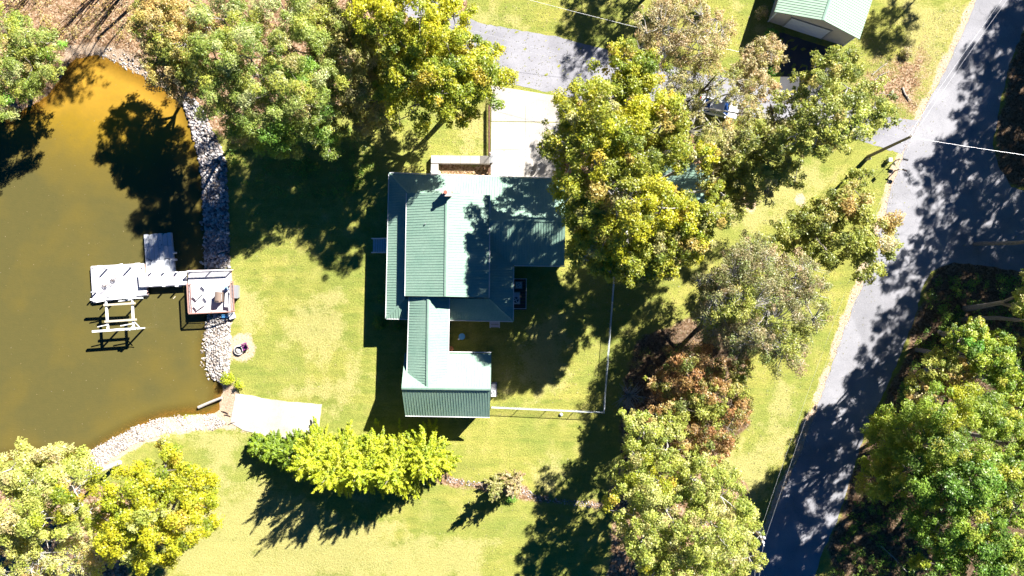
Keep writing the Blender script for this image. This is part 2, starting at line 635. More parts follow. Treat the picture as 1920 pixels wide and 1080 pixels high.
LITTER = [
    [(-400, -400), (300, -400), (300, 60), (270, 120), (300, 160), (120, 108), (100, 160), (40, 210), (-400, 240)],
    [(270, -300), (870, -300), (880, 20), (780, 40), (690, 60), (640, 200), (540, 235), (430, 260), (350, 200), (300, 150), (260, 60)],
    [(826, 306), (920, 306), (920, 332), (826, 332)],
    [(1655, 110), (1740, 90), (1745, 190), (1700, 225), (1640, 200), (1600, 160)],
    [(1925, 40), (2500, -300), (2500, 350), (1900, 350), (1875, 330), (1868, 260), (1890, 130)],
    [(1760, 500), (1790, 480), (1900, 500), (2500, 480), (2500, 1500), (1515, 1500), (1560, 1010), (1610, 850), (1650, 770), (1690, 680), (1730, 560)],
    [(1190, 640), (1290, 600), (1400, 650), (1400, 800), (1330, 860), (1200, 900), (1160, 860), (1170, 720)],
    [(1150, 860), (1400, 900), (1425, 1100), (1140, 1100)],
    [(-100, 900), (250, 910), (240, 1090), (-100, 1090)],
    [(1050, 270), (1300, 250), (1340, 330), (1240, 350), (1150, 420), (1060, 330)],
    [(818, 893), (985, 915), (1000, 930), (1130, 945), (1130, 953), (990, 935), (830, 903)],
]
DRY = [
    [(330, 960), (480, 900), (760, 1000), (930, 1010), (900, 1100), (300, 1100)],
    [(540, 560), (640, 540), (660, 640), (600, 690), (520, 640)],
    [(1380, 340), (1500, 300), (1590, 340), (1480, 400), (1400, 450), (1350, 400)],
    [(330, 790), (470, 810), (440, 860), (420, 960), (400, 1090), (330, 1090), (400, 900)],
    [(1290, 860), (1420, 820), (1460, 700), (1500, 760), (1440, 930), (1400, 960)],
    [(1000, 600), (1060, 580), (1070, 700), (1010, 760), (960, 700)],
    [(1690, 0), (1830, 0), (1740, 190), (1690, 260), (1680, 150)],
    [(870, 0), (960, 20), (1000, 60), (900, 45), (860, 28)],
    [(1000, 860), (1060, 850), (1050, 930), (1000, 920)],
    [(860, 200), (912, 200), (912, 290), (850, 290)],
    [(500, 740), (640, 700), (680, 640), (690, 700), (640, 780), (600, 755)],
    [(430, 505), (500, 560), (470, 640), (432, 600)],
]
CLAY = [
    [(112, 128), (126, 84), (180, 78), (240, 98), (300, 130), (352, 180), (330, 186), (262, 142), (205, 114), (150, 100)],
    [(395, 712), (425, 716), (445, 740), (442, 800), (470, 812), (420, 806), (385, 790), (392, 772), (396, 745)],
    [(150, 870), (200, 825), (255, 800), (300, 784), (400, 776), (420, 800), (330, 812), (240, 850), (180, 890)],
    [(380, 600), (432, 596), (432, 640), (434, 712), (395, 716), (380, 680)],
    [(1394, 372), (1408, 364), (1422, 376), (1416, 394), (1402, 394)],
    [(1488, 368), (1504, 362), (1512, 376), (1498, 388)],
    [(429, 640), (445, 628), (468, 632), (481, 650), (476, 672), (458, 684), (440, 678), (430, 660)],
]
ROAD_L = [(1885, -120), (1836, -10), (1805, 62), (1772, 132), (1742, 190), (1722, 232), (1700, 275), (1688, 305), (1672, 352), (1662, 400), (1640, 462),
          (1617, 535), (1600, 575), (1576, 638), (1551, 710), (1531, 768), (1514, 815), (1496, 862), (1468, 922), (1440, 988), (1424, 1032), (1412, 1090), (1395, 1200)]
ROAD_R = [(1500, 1200), (1524, 1090), (1545, 1030), (1566, 985), (1588, 925), (1602, 872), (1618, 822), (1642, 768), (1667, 716), (1690, 660), (1714, 600),
          (1728, 545), (1745, 508), (1790, 492), (1860, 500), (1930, 512), (2100, 540), (2100, 395), (1960, 372), (1895, 350), (1872, 310), (1862, 270), (1874, 200), (1893, 120), (1925, 40), (1990, -120)]
SHOULDER = [(p[0] - 13, p[1]) for p in ROAD_L] + [(p[0] + 4, p[1]) for p in ROAD_L[::-1]]
CLAY.append(SHOULDER)


def make_ground():
    xs = axis(-66, 70, 0.5, 900)
    ys = axis(-40, 40, 0.5, 900)
    X, Y = np.meshgrid(xs, ys)
    px = 960 + X * S
    py = 540 - Y * S
    Z = base_z(px, py)
    k = 1 - Z / H
    ax = 960 + (px - 960) / k
    ay = 540 + (py - 540) / k
    n = wob(px, py, 0.05) * 7 + wob(px, py, 0.17, 2) * 3

    def cover(polys, soft):
        m = np.zeros(X.shape)
        for q in polys:
            m = np.maximum(m, 1 - sstep((sdist(ax, ay, q) + n) / soft * 0.5 + 0.5))
        return m
    li = cover([q for i_, q in enumerate(LITTER) if i_ != 3], 16)
    li = np.maximum(li, cover([LITTER[3]], 90) * 0.82)
    dr = cover(DRY, 45) * 0.75
    cl = cover(CLAY, 9)
    nr = (wob(px, py, 0.013, 4) + 0.4 * wob(px, py, 0.05, 5))
    dr = np.maximum(dr, sstep(nr, 0.5, 1.1) * 0.5)
    bed = sstep(-sdist(ax, ay, LAKE), 0, 10)
    cl = cl * (1 - bed)
    li = np.maximum(li, bed)
    off = (np.abs(X) > 66) | (np.abs(Y) > 40)
    Z = Z + 0.02 * wob(px, py, 0.3, 1) * (Z > -1.3)
    V = np.stack([X, Y, Z], -1).reshape(-1, 3)
    r, c = X.shape
    i = np.arange(r * c).reshape(r, c)
    F = np.stack([i[:-1, :-1], i[:-1, 1:], i[1:, 1:], i[1:, :-1]], -1).reshape(-1, 4)
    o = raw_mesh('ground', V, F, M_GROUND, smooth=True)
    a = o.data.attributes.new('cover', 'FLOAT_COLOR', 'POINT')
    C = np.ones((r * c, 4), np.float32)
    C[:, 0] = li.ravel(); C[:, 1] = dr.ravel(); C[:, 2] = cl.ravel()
    C[:, 3] = cover([LITTER[5], LITTER[4], LITTER[6]], 30).ravel()  # mask of the woods floors that get the painted-in shade
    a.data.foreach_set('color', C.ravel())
    setp(o, kind='structure')
    # water sheet
    xs = axis(-64, -33, 0.4, 700)
    xs = xs[xs < -33]
    ys = axis(-24, 30, 0.4, 60)
    X, Y = np.meshgrid(xs, ys)
    px = 960 + X * S; py = 540 - Y * S
    sd = -sdist(px, py, LAKE) / S
    k = 1 - WATER_Z / H
    ax = 960 + (px - 960) / k; ay = 540 + (py - 540) / k
    silt = np.clip(1.0 - np.hypot((ax - 235) / 330, (ay - 110) / 270), 0, 1) * 1.35
    silt = silt + 0.22 * np.clip(1 - sd / 3.2, 0, 1) + 0.12 * np.clip(1 - np.hypot(ax - 330, ay - 720) / 150, 0, 1)
    silt = np.clip(silt + 0.06 * wob(ax, ay, 0.03, 3), 0, 1)
    clear = np.clip(0.62 - sd / 2.6, 0, 0.62)
    V = np.stack([X, Y, np.full(X.shape, WATER_Z)], -1).reshape(-1, 3)
    r, c = X.shape
    i = np.arange(r * c).reshape(r, c)
    F = np.stack([i[:-1, :-1], i[:-1, 1:], i[1:, 1:], i[1:, :-1]], -1).reshape(-1, 4)
    keep = (sd > -2.5).ravel()
    F = F[keep[F].all(1)]
    o = raw_mesh('lake_water', V, F, M_WATER, smooth=True)
    a = o.data.attributes.new('cover', 'FLOAT_COLOR', 'POINT')
    C = np.ones((r * c, 4), np.float32)
    C[:, 0] = silt.ravel(); C[:, 1] = clear.ravel()
    a.data.foreach_set('color', C.ravel())
    setp(o, kind='structure')


make_ground()


def resample(poly, step, jit, closed=True, rng=random):
    out = []
    n = len(poly)
    for i in range(n if closed else n - 1):
        a = Vector(poly[i]); b = Vector(poly[(i + 1) % n])
        k = max(1, int((b - a).length / step))
        for j in range(k):
            p = a.lerp(b, j / k)
            out.append((p.x + rng.uniform(-jit, jit), p.y + rng.uniform(-jit, jit)))
    return out


def sheet(name, poly, m, up, step=6, jit=1.0, cell=8, thick=0.0, parent=None):
    """a draped surface over a measured outline: grid cells inside, fitted rim"""
    from mathutils.geometry import delaunay_2d_cdt
    rim = resample(poly, step, jit)
    pts = list(rim)
    xs = [p[0] for p in rim]; ys = [p[1] for p in rim]
    gx = np.arange(min(xs) + cell / 2, max(xs), cell); gy = np.arange(min(ys) + cell / 2, max(ys), cell)
    X, Y = np.meshgrid(gx, gy)
    ins = (sdist(X, Y, rim) < -cell * 0.6)
    pts += list(zip(X[ins].tolist(), Y[ins].tolist()))
    n = len(rim)
    r = delaunay_2d_cdt([Vector(p) for p in pts], [(i, (i + 1) % n) for i in range(n)], [list(range(n))], 1, 1e-4)
    vv = [G(p.x, p.y, up) for p in r[0]]
    mb = MB().add(vv, r[2])
    if thick > 0:
        ring = [G(p[0], p[1], up) for p in rim]
        low = [v + Vector((0, 0, -thick)) for v in ring]
        mb.add(ring + low, [(i, (i + 1) % n, n + (i + 1) % n, n + i) for i in range(n)])
    return mb.build(name, m, parent)


road = sheet('road', ROAD_L + ROAD_R, M_ROAD, 0.016, 8, 1.5, 60)
setp(road, kind='structure')
LANE = [(640, -160), (760, -40), (868, 30), (905, 44), (962, 55), (1040, 68), (1132, 92), (1300, 135), (1400, 152), (1482, 174), (1560, 196), (1622, 214), (1726, 226),
        (1690, 290), (1640, 272), (1600, 258), (1500, 232), (1400, 218), (1300, 214), (1200, 200), (1100, 190), (1042, 176), (985, 163), (938, 156), (880, 130), (800, 60), (700, -20), (600, -160)]
lane = sheet('asphalt_lane', LANE, M_LANE, 0.010, 8, 1.2, 60)
setp(lane, kind='structure')
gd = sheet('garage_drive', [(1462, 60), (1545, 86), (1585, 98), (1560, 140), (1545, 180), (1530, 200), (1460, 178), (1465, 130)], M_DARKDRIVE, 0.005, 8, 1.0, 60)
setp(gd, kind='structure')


# concrete drive cast in separate slabs
def slabs(name_parent, label_kind, quads, up, m, thick=0.2):
    e = bpy.data.objects.new(name_parent, None)
    COL.objects.link(e)
    e['kind'] = 'structure'
    for q in quads:
        mb = MB()
        top = [G(p[0], p[1], up) for p in q]
        pts = [(v.x, v.y) for v in top]
        zs = [v.z for v in top]
        # image y runs down, so the outline is reversed to face up
        mb.prism(pts[::-1], [z - thick for z in zs][::-1], zs[::-1])
        mb.build('slab', m, e, bevel=0.015)
    return e


def quad_split(a, b, c, d, nu, nv, gap=0.18):
    """a-b top edge, d-c bottom edge, in pixels; cut into nu x nv slabs with a joint of gap px"""
    out = []
    A, B, C_, D = map(Vector, (a, b, c, d))
    for i in range(nu):
        for j in range(nv):
            def at(u, v):
                return A.lerp(B, u).lerp(D.lerp(C_, u), v)
            w = max((B - A).length, 1) / nu; h = max((D - A).length, 1) / nv
            gu = gap / w / nu; gv = gap / h / nv
            u0, u1, v0, v1 = i / nu + gu, (i + 1) / nu - gu, j / nv + gv, (j + 1) / nv - gv
            out.append([tuple(at(u0, v0)), tuple(at(u1, v0)), tuple(at(u1, v1)), tuple(at(u0, v1))])
    return out


slabs('concrete_drive', '', quad_split((921, 160), (1046, 180), (1050, 229), (921, 227), 2, 1) +
      quad_split((921, 228), (1050, 230), (1052, 334), (920, 332), 2, 2), 0.03, M_CONC)
slabs('concrete_walk', '', quad_split((808, 291), (918, 292), (918, 307), (808, 306), 6, 1) + quad_split((808, 307), (822, 307), (821, 332), (807, 332), 1, 2), 0.78, M_CONC, 0.8)
RAMP = [(441, 738), (470, 742), (500, 748), (540, 753), (603, 758), (600, 790), (596, 822), (520, 822), (480, 812), (455, 806), (432, 792), (438, 760)]
ramp_o = sheet('boat_ramp', RAMP, M_CONC, 0.06, 8, 0.8, 12, thick=0.25)
setp(ramp_o, kind='structure')
#PART2
# ------------------------------------------------------------------ the house
def slope(parent, pts, down, name='roof_slope', rib=0.29, th=0.07, m=None, rib_h=0.03):
    """pts: planar outline in 3D, down: vector along the ribs. Sheet with raised ribs."""
    m = m or M_ROOF
    pts = [Vector(p) for p in pts]
    c = sum(pts, Vector()) / len(pts)
    # best normal
    n = Vector((0, 0, 0))
    for i in range(len(pts)):
        a = pts[i] - c; b = pts[(i + 1) % len(pts)] - c
        n += a.cross(b)
    n.normalize()
    if n.z < 0:
        n = -n
        pts = pts[::-1]
    v = Vector(down); v = (v - n * v.dot(n)).normalized()
    u = v.cross(n).normalized()
    k = len(pts)
    mb = MB()
    low = [p - n * th for p in pts]
    mb.add(pts + low, [list(range(k)), list(range(k, 2 * k))[::-1]] + [[i, k + i, k + (i + 1) % k, (i + 1) % k] for i in range(k)])
    uv = [((p - c).dot(u), (p - c).dot(v)) for p in pts]
    u0 = min(a for a, _ in uv); u1 = max(a for a, _ in uv)
    nr = max(1, int(round((u1 - u0) / rib)))
    for i in range(nr + 1):
        uu = u0 + 0.02 + (u1 - u0 - 0.04) * i / nr
        vsx = []
        for j in range(k):
            (a1, b1), (a2, b2) = uv[j], uv[(j + 1) % k]
            if (a1 - uu) * (a2 - uu) <= 0 and abs(a2 - a1) > 1e-6:
                vsx.append(b1 + (b2 - b1) * (uu - a1) / (a2 - a1))
        if len(vsx) < 2:
            continue
        va, vb = min(vsx), max(vsx)
        if vb - va < 0.15:
            continue
        w = 0.028
        q = []
        for vv in (va, vb):
            for du, dh in ((-w, 0.0), (-w * 0.5, rib_h), (w * 0.5, rib_h), (w, 0.0)):
                q.append(c + u * (uu + du) + v * vv + n * (dh + 0.001))
        mb.add(q, [(0, 1, 5, 4), (1, 2, 6, 5), (2, 3, 7, 6), (4, 5, 6, 7), (3, 2, 1, 0)])
    return mb.build(name, m, parent)


def cap(parent, a, b, w=0.16, m=None, name='ridge_cap', up=0.06):
    a = Vector(a); b = Vector(b)
    d = (b - a).normalized()
    s = d.cross(Vector((0, 0, 1))).normalized()
    z = Vector((0, 0, 1))
    q = []
    for p in (a, b):
        q += [p - s * w + z * (up - 0.06), p + z * up, p + s * w + z * (up - 0.06), p - z * 0.05]
    return MB().add(q, [(0, 1, 5, 4), (1, 2, 6, 5), (2, 3, 7, 6), (3, 0, 4, 7), (0, 3, 2, 1), (4, 5, 6, 7)]).build(name, m or M_ROOF, parent)


def gutter(parent, a, b, m=None):
    a = Vector(a); b = Vector(b)
    return MB().tube([a, b], 0.055, 6).build('gutter', m or M_TRIM, parent)


def wallbox(parent, corners, z0, z1, m=None, name='wall'):
    """corners: measured at the eave height (px,py,z) list, counter-clockwise in the world"""
    pts = [(P(*c)[0], P(*c)[1]) for c in corners]
    return MB().prism(pts, z0, z1).build(name, m or M_WALL, parent)


def ins(px, py, z, cx, cy, d=0.45):
    """pull a measured eave corner in towards (cx,cy) by d metres on both axes"""
    return (px + (d * S if px < cx else -d * S), py + (d * S if py < cy else -d * S), z)


house = thing('house', 'long L-shaped house with a sage green ribbed metal roof in the middle of the yard', 'house', P(850, 460, 0))
HL = Vector(house.location)


def HP(px, py, z):
    return P(px, py, z) - HL


def hslope(pts, down, **k):
    return slope(house, [HP(*p) for p in pts], down, **k)


W_, E_, N_, S_ = Vector((-1, 0, 0)), Vector((1, 0, 0)), Vector((0, 1, 0)), Vector((0, -1, 0))
ZE, ZT, ZG = 3.5, 4.35, 5.5          # low eave, top of the low skirt roofs
ZU, ZR = 5.2, 6.85         # upper eave, upper ridge
# heights of the skirt planes stay consistent because every corner is measured at its own height
hslope([(730, 325, ZE), (1060, 336, ZE), (1060, 413, ZG), (917, 413, ZG), (918, 366, ZT), (765, 362, ZT)], N_ + Vector((0.03, 0, 0)))
hslope([(917, 413, ZG), (1060, 413, ZG), (1058, 498, ZE), (917, 496, ZE)], S_)
hslope([(730, 325, ZE), (765, 362, ZT), (760, 560, ZT), (724, 597, ZE)], W_)
hslope([(918, 420, ZT), (963, 420, ZE), (962, 602, ZE), (917, 560, ZT)], E_)
hslope([(724, 597, ZE), (760, 560, ZT), (917, 560, ZT), (962, 602, ZE)], S_)
# upper gable
hslope([(763, 362, ZU), (838, 361, ZR), (836, 556, ZR), (760, 555, ZU)], W_)
hslope([(838, 361, ZR), (918, 366, ZU), (916, 558, ZU), (836, 556, ZR)], E_)
cap(house, HP(838, 361, ZR), HP(836, 556, ZR), 0.2)
cap(house, HP(917, 413, ZG), HP(1060, 413, ZG), 0.16)
cap(house, HP(730, 325, ZE), HP(765, 362, ZT), 0.13, name='hip_cap')
cap(house, HP(724, 597, ZE), HP(760, 560, ZT), 0.13, name='hip_cap')
cap(house, HP(962, 602, ZE), HP(917, 560, ZT), 0.13, name='hip_cap')
# link wing: ridge runs down to the cross gable
hslope([(768, 557, 4.9), (804, 557, 5.9), (802, 727, 5.9), (763, 727, 4.9)], W_)
hslope([(804, 557, 5.9), (842, 558, 4.9), (838, 727, 4.9), (802, 727, 5.9)], E_)
cap(house, HP(804, 557, 5.9), HP(802, 726, 5.9), 0.2)
# cross gable, steeper, running east-west
hslope([(753, 727, 5.92), (920, 729, 5.92), (921, 663, 3.5), (759, 662, 3.5)], N_)
hslope([(753, 727, 5.92), (920, 729, 5.92), (918, 782, 3.5), (760, 779, 3.5)], S_, rib_h=0.016)
cap(house, HP(753, 727, 5.92), HP(920, 729, 5.92), 0.18)
for a, b in (((760, 780, 3.46), (918, 783, 3.46)), ((921, 661, 3.46), (841, 660, 3.46)), ((842.6, 558, 4.86), (840, 700, 4.86)), ((723, 597, ZE - 0.04), (729, 325, ZE - 0.04)),
             ((724, 598, ZE - 0.04), (962, 603, ZE - 0.04)), ((963.2, 500, ZE - 0.04), (962.4, 602, ZE - 0.04)), ((1059, 499.3, ZE - 0.04), (964, 498, ZE - 0.04)), ((759, 555, ZU - 0.05), (762, 362, ZU - 0.05)),
             ((918.8, 366, ZU - 0.05), (917, 558, ZU - 0.05)), ((767, 557, 4.86), (762.4, 706, 4.86)), ((730, 323.8, ZE - 0.04), (1060, 334.8, ZE - 0.04))):
    gutter(house, HP(*a), HP(*b))


def hwall(name, corners, z0, z1, m=None):
    pts = []
    for px, py, z in corners:
        v = HP(px, py, z)
        pts.append((v.x, v.y))
    return MB().prism(pts, z0, z1).build(name, m or M_WALL, house)


hwall('wall', [(736, 590, 3), (950, 594, 3), (952, 340, 3), (738, 334, 3)], -1.6, ZE + 0.04)
hwall('wall', [(950, 490, 3), (1051, 491, 3), (1052, 344, 3), (952, 344, 3)], -0.5, ZE + 0.04)
hwall('wall', [(774, 660, 4.5), (834, 660, 4.5), (836, 560, 4.5), (778, 560, 4.5)], -1.6, 4.95)
hwall('wall', [(770, 770, 3.5), (910, 773, 3.5), (912, 672, 3.5), (772, 670, 3.5)], -1.6, 3.55)


def gable_wall(a, b, z0, zp, thick=0.18):
    """triangular wall over a-b (measured at height z0) with its peak at zp"""
    A = HP(*a); B = HP(*b)
    Cc = (A + B) / 2
    d = (B - A).normalized()
    s = d.cross(Vector((0, 0, 1))) * thick / 2
    q = []
    for o in (s, -s):
        q += [Vector((A.x, A.y, z0)) + o, Vector((B.x, B.y, z0)) + o, Vector((Cc.x, Cc.y, zp)) + o]
    return MB().add(q, [(0, 1, 2), (5, 4, 3), (0, 3, 4, 1), (1, 4, 5, 2), (2, 5, 3, 0)]).build('gable_wall', M_WALL, house)


gable_wall((766, 366, ZU), (914, 369, ZU), ZU - 0.05, ZR - 0.12)
gable_wall((765, 552, ZU), (912, 554, ZU), ZU - 0.05, ZR - 0.12)
gable_wall((770, 672, 3.5), (770, 770, 3.5), 3.5, 5.8)
gable_wall((911, 673, 3.5), (910, 773, 3.5), 3.5, 5.8)
gable_wall((1052, 344, 3.1), (1051, 491, 3.1), ZE, ZG - 0.12)
hwall('upper_wall', [(766, 552, 4.5), (912, 555, 4.5), (914, 369, 4.5), (768, 366, 4.5)], 3.4, ZU - 0.03)


def window_on(px, py, z, face, w=0.95, h=1.25):
    """small framed window standing 3 cm proud of a wall; face: unit vector out of the wall"""
    c = HP(px, py, z)
    rz = math.atan2(face[1], face[0])
    f = MB()
    for dy, dz, sy, sz in ((0, h / 2, w + 0.1, 0.08), (0, -h / 2, w + 0.1, 0.08), (w / 2, 0, 0.08, h), (-w / 2, 0, 0.08, h), (0, 0, w, 0.04)):
        o = Matrix.Rotation(rz, 4, 'Z') @ Vector((0.02, dy, dz))
        f.box(c + o, (0.06, sy, sz), rz)
    fr = f.build('window', M_TRIM, house)
    MB().box(c, (0.03, w - 0.08, h - 0.08), rz).build('pane', M_GLASS, fr)


for py in (352, 400, 520, 565):
    window_on(736.3, py, 1.6, (-1, 0))
for px in (760, 870, 900):
    window_on(px, 591.5, 1.6, (0, -1))
for px in (800, 840, 880):
    window_on(px, 772.8, 1.7, (0, -1))
window_on(770, 705, 1.7, (-1, 0)); window_on(773.5, 610, 1.7, (-1, 0)); window_on(1051, 430, 1.7, (1, 0))
# brick chimney at the north end of the upper ridge
ch = MB(); cc = HP(841, 366, 5.6)
for k in range(14):
    ch.box((cc.x, cc.y, 5.2 + k * 0.165), (0.86 + 0.012 * (k % 2), 0.62 + 0.012 * (k % 2), 0.150))
chim = ch.build('chimney', M_BRICK, house)
MB().box((cc.x, cc.y, 7.56), (1.0, 0.76, 0.10)).box((cc.x, cc.y, 6.35), (0.80, 0.56, 2.3)).build('cap', M_MORTAR, chim)
MB().lathe([(0.15, 0), (0.15, 0.3), (0.20, 0.32), (0.20, 0.36)], (cc.x - 0.12, cc.y, 7.61), 10).build('flue', M_BRICK, chim)
for px, py, z in ((798, 420, 5.85), (880, 505, 5.85), (1000, 372, 4.1)):
    MB().lathe([(0.05, 0), (0.05, 0.35), (0.07, 0.36), (0.07, 0.42)], HP(px, py, z) - Vector((0, 0, 0.12)), 8).build('vent_pipe', M_GREY, house)

# lake-side steps
def steps(label, p0, p1, width_px, z_top, n, axis_, rails=True):
    a = P(*p0, z_top); t = thing('porch_steps', label, 'steps', (a.x, a.y, 0))
    b = P(*p1, 0.0)
    d = Vector((b.x - a.x, b.y - a.y, 0)); L = d.length; d.normalize()
    s = Vector((-d.y, d.x, 0)); w = width_px / S
    z_low = gw(b.x, b.y)
    rz = math.atan2(d.y, d.x)
    for i in range(n):
        f = (i + 0.5) / n
        z = z_top - (z_top - z_low) * f
        MB().box(d * (L * f) + Vector((0, 0, z)), (L / n - 0.05, w - 0.14, 0.05), rz).build('tread', M_DECKW, t)
    for sg in (-1, 1):
        e = s * (sg * (w / 2 - 0.03))
        mb = MB().tube([e + Vector((0, 0, z_top + 0.85)), e + d * L + Vector((0, 0, z_low + 0.85))], 0.065, 6)
        for f in (0.02, 0.5, 0.98):
            z = z_top - (z_top - z_low) * f
            mb.box(e + d * (L * f) + Vector((0, 0, z + 0.35)), (0.09, 0.09, 1.05), rz)
        mb.build('handrail', M_TRIM, t)
        MB().add([e + Vector((0, 0, z_top + 0.02)), e + d * L + Vector((0, 0, z_low + 0.02)), e + d * L + Vector((0, 0, z_low - 0.2)), e + Vector((0, 0, z_top - 0.25))] +
                 [e - s * sg * 0.05 + Vector((0, 0, z_top + 0.02)), e - s * sg * 0.05 + d * L + Vector((0, 0, z_low + 0.02)), e - s * sg * 0.05 + d * L + Vector((0, 0, z_low - 0.2)), e - s * sg * 0.05 + Vector((0, 0, z_top - 0.25))],
                 [(0, 1, 2, 3), (7, 6, 5, 4), (0, 4, 5, 1), (3, 2, 6, 7)]).build('stringer', M_DECKW, t)
    return t


steps('grey wooden steps with white rails coming out under the lakeside eave of the house', (735, 461), (699, 461), 27, 0.5, 8, 'x')
steps('short steps with two white rails below the house corner beside the dark courtyard', (928, 590), (928, 614), 18, 0.3, 4, 'y')


def ac_unit(label, px, py, sx, sy, z, fan_off, up=0.9, fr=0.34, pad=0.12):
    p = P(px, py, z + up); t = thing('air_conditioner', label, 'air conditioner', (p.x, p.y, z))
    MB().box((0, 0, pad / 2), (sx + 0.25, sy + 0.25, pad)).build('pad', M_CONC, t)
    MB().box((0, 0, pad + up / 2), (sx, sy, up)).build('case', M_FLOAT, t, bevel=0.03)
    g = MB()
    g.lathe([(fr, 0), (fr, 0.02), (0.02, 0.05)], (0, fan_off, up + pad), 18)
    g.build('fan_well', M_BLACK, t)
    bl = MB()
    for k in range(4):
        a = k * math.pi / 2 + 0.5
        bl.box((math.cos(a) * fr * 0.5, fan_off + math.sin(a) * fr * 0.5, up + pad + 0.055), (fr * 0.8, 0.10, 0.012), a)
    bl.build('fan_blade', M_GALV, t)
    r_ = MB()
    for q in (0.35, 0.7, 1.0):
        n = 20
        r_.tube([(math.cos(2 * math.pi * k / n) * fr * q, fan_off + math.sin(2 * math.pi * k / n) * fr * q, up + pad + 0.07) for k in range(n + 1)], 0.008, 4)
    r_.build('fan_guard', M_GALV, t)
    return t


ac_unit('larger pale air conditioner beside the east wall inside the small rail', 967, 559, 0.78, 1.2, 0.35, -0.2)
ac_unit('small square air conditioner inside the small rail, nearer the garage wing', 972.5, 534.5, 0.62, 0.62, 0.35, 0.0, fr=0.22)
ac_unit('air conditioner on a long pad at the end of the cross wing', 925, 732, 0.55, 1.45, 0.0, -0.35, fr=0.26)
# small service deck with a rail round the two units
t = thing('service_deck', 'small dark deck with a thin rail carrying two air conditioners beside the house', 'deck', P(975, 551, 0))
for k in range(10):
    MB().box((0, -1.7 + k * 0.37, 0.30), (1.45, 0.34, 0.05)).build('board', M_DARKWOOD, t)
mb = MB()
for a, b in (((-0.7, 1.75), (0.72, 1.75)), ((0.72, 1.75), (0.68, -1.7)), ((0.68, -1.7), (-0.7, -1.7))):
    mb.tube([(a[0], a[1], 1.15), (b[0], b[1], 1.15)], 0.035, 5)
for q in ((0.72, 1.75), (0.70, 0.0), (0.68, -1.7), (-0.7, 1.75), (-0.7, -1.7)):
    mb.box((q[0], q[1], 0.5), (0.08, 0.08, 1.35))
mb.build('railing', M_TRIM, t)
# courtyard table
p = P(866, 631, 0.75)
t = thing('round_table', 'round sky blue table in the shaded courtyard between the wings', 'table', (p.x, p.y, 0))
MB().lathe([(0.02, 0.70), (0.36, 0.70), (0.38, 0.72), (0.36, 0.75), (0.02, 0.76)], (0, 0, 0), 20).build('tabletop', M_BLUE, t)
MB().lathe([(0.22, 0), (0.04, 0.05), (0.035, 0.70)], (0, 0, 0), 10).build('pedestal', M_GREY, t)
p = P(860, 636, 0.3)
setp(MB().lathe([(0.08, 0), (0.11, 0.28), (0.09, 0.3)], (p.x, p.y, 0), 10).build('flower_pot', M_WHITE), 'tiny white pot on the ground beside the blue table', 'pot')
p = P(845, 654, 0.35)
t = thing('planter', 'small orange clay planter in the courtyard corner by the wing', 'planter', (p.x, p.y, 0))
MB().lathe([(0.22, 0), (0.32, 0.34), (0.34, 0.40), (0.28, 0.40)], (0, 0, 0), 14).build('pot', mat('terracotta', (0.5, 0.2, 0.09), 0.8, noise=0.2), t)

# retaining wall along the drive, lamp post, slatted bench
t = thing('retaining_wall', 'low dark timber retaining wall along the left edge of the concrete drive', 'wall', P(917, 240, 0))
L0 = P(917, 240, 0)
for k in range(4):
    for j, (y0, y1) in enumerate(((196, 226), (226.6, 256), (256.6, 290), (308, 331))):
        a = P(917.5, y0, 0) - L0; b = P(917.5, y1, 0) - L0
        MB().box(((a.x + b.x) / 2, (a.y + b.y) / 2, -0.72 + k * 0.195), (0.20 + 0.01 * (k % 2), abs(a.y - b.y), 0.185)).build('timber', M_WALLBROWN, t)
p = P(919.5, 288, 1.6)
t = thing('lamp_post', 'white garden lamp post where the walk meets the drive', 'lamp post', (p.x, p.y, 0))
MB().lathe([(0.09, 0), (0.05, 0.1), (0.045, 1.5)], (0, 0, 0), 8).build('post', M_TRIM, t)
MB().lathe([(0.08, 0), (0.15, 0.05), (0.16, 0.3), (0.05, 0.42)], (0, 0, 1.5), 8).build('lantern', M_MORTAR, t)
p = P(921.5, 298, 0.4)
t = thing('garden_bench', 'grey slatted bench against the end of the walk on the concrete drive', 'bench', (p.x, p.y, 0.03))
for k in range(4):
    MB().box((-0.15 + k * 0.11, 0, 0.42), (0.085, 0.95, 0.035)).build('slat', M_GREY, t)
for sy in (-0.38, 0.38):
    MB().box((0, sy, 0.2), (0.36, 0.06, 0.40)).build('leg', M_GREY, t)
for px in (808.5, 823.5):
    p = P(px, 322, 1.0)
    t = thing('porch_post', 'white porch rail post at the %s edge of the walk by the eave' % ('left' if px < 815 else 'right'), 'post', (p.x, p.y, 0), group='posts flanking the walk')
    MB().box((0, 0, 0.5), (0.13, 0.13, 1.0)).lathe([(0.10, 1.0), (0.11, 1.04), (0.02, 1.14)], (0, 0, 0), 8).build('post', M_TRIM, t)
    MB().box((0, -0.45, 0.85), (0.06, 0.9, 0.06)).build('rail', M_TRIM, t)
    MB().box((0, -0.45, 0.3), (0.05, 0.9, 0.05)).build('rail', M_TRIM, t)
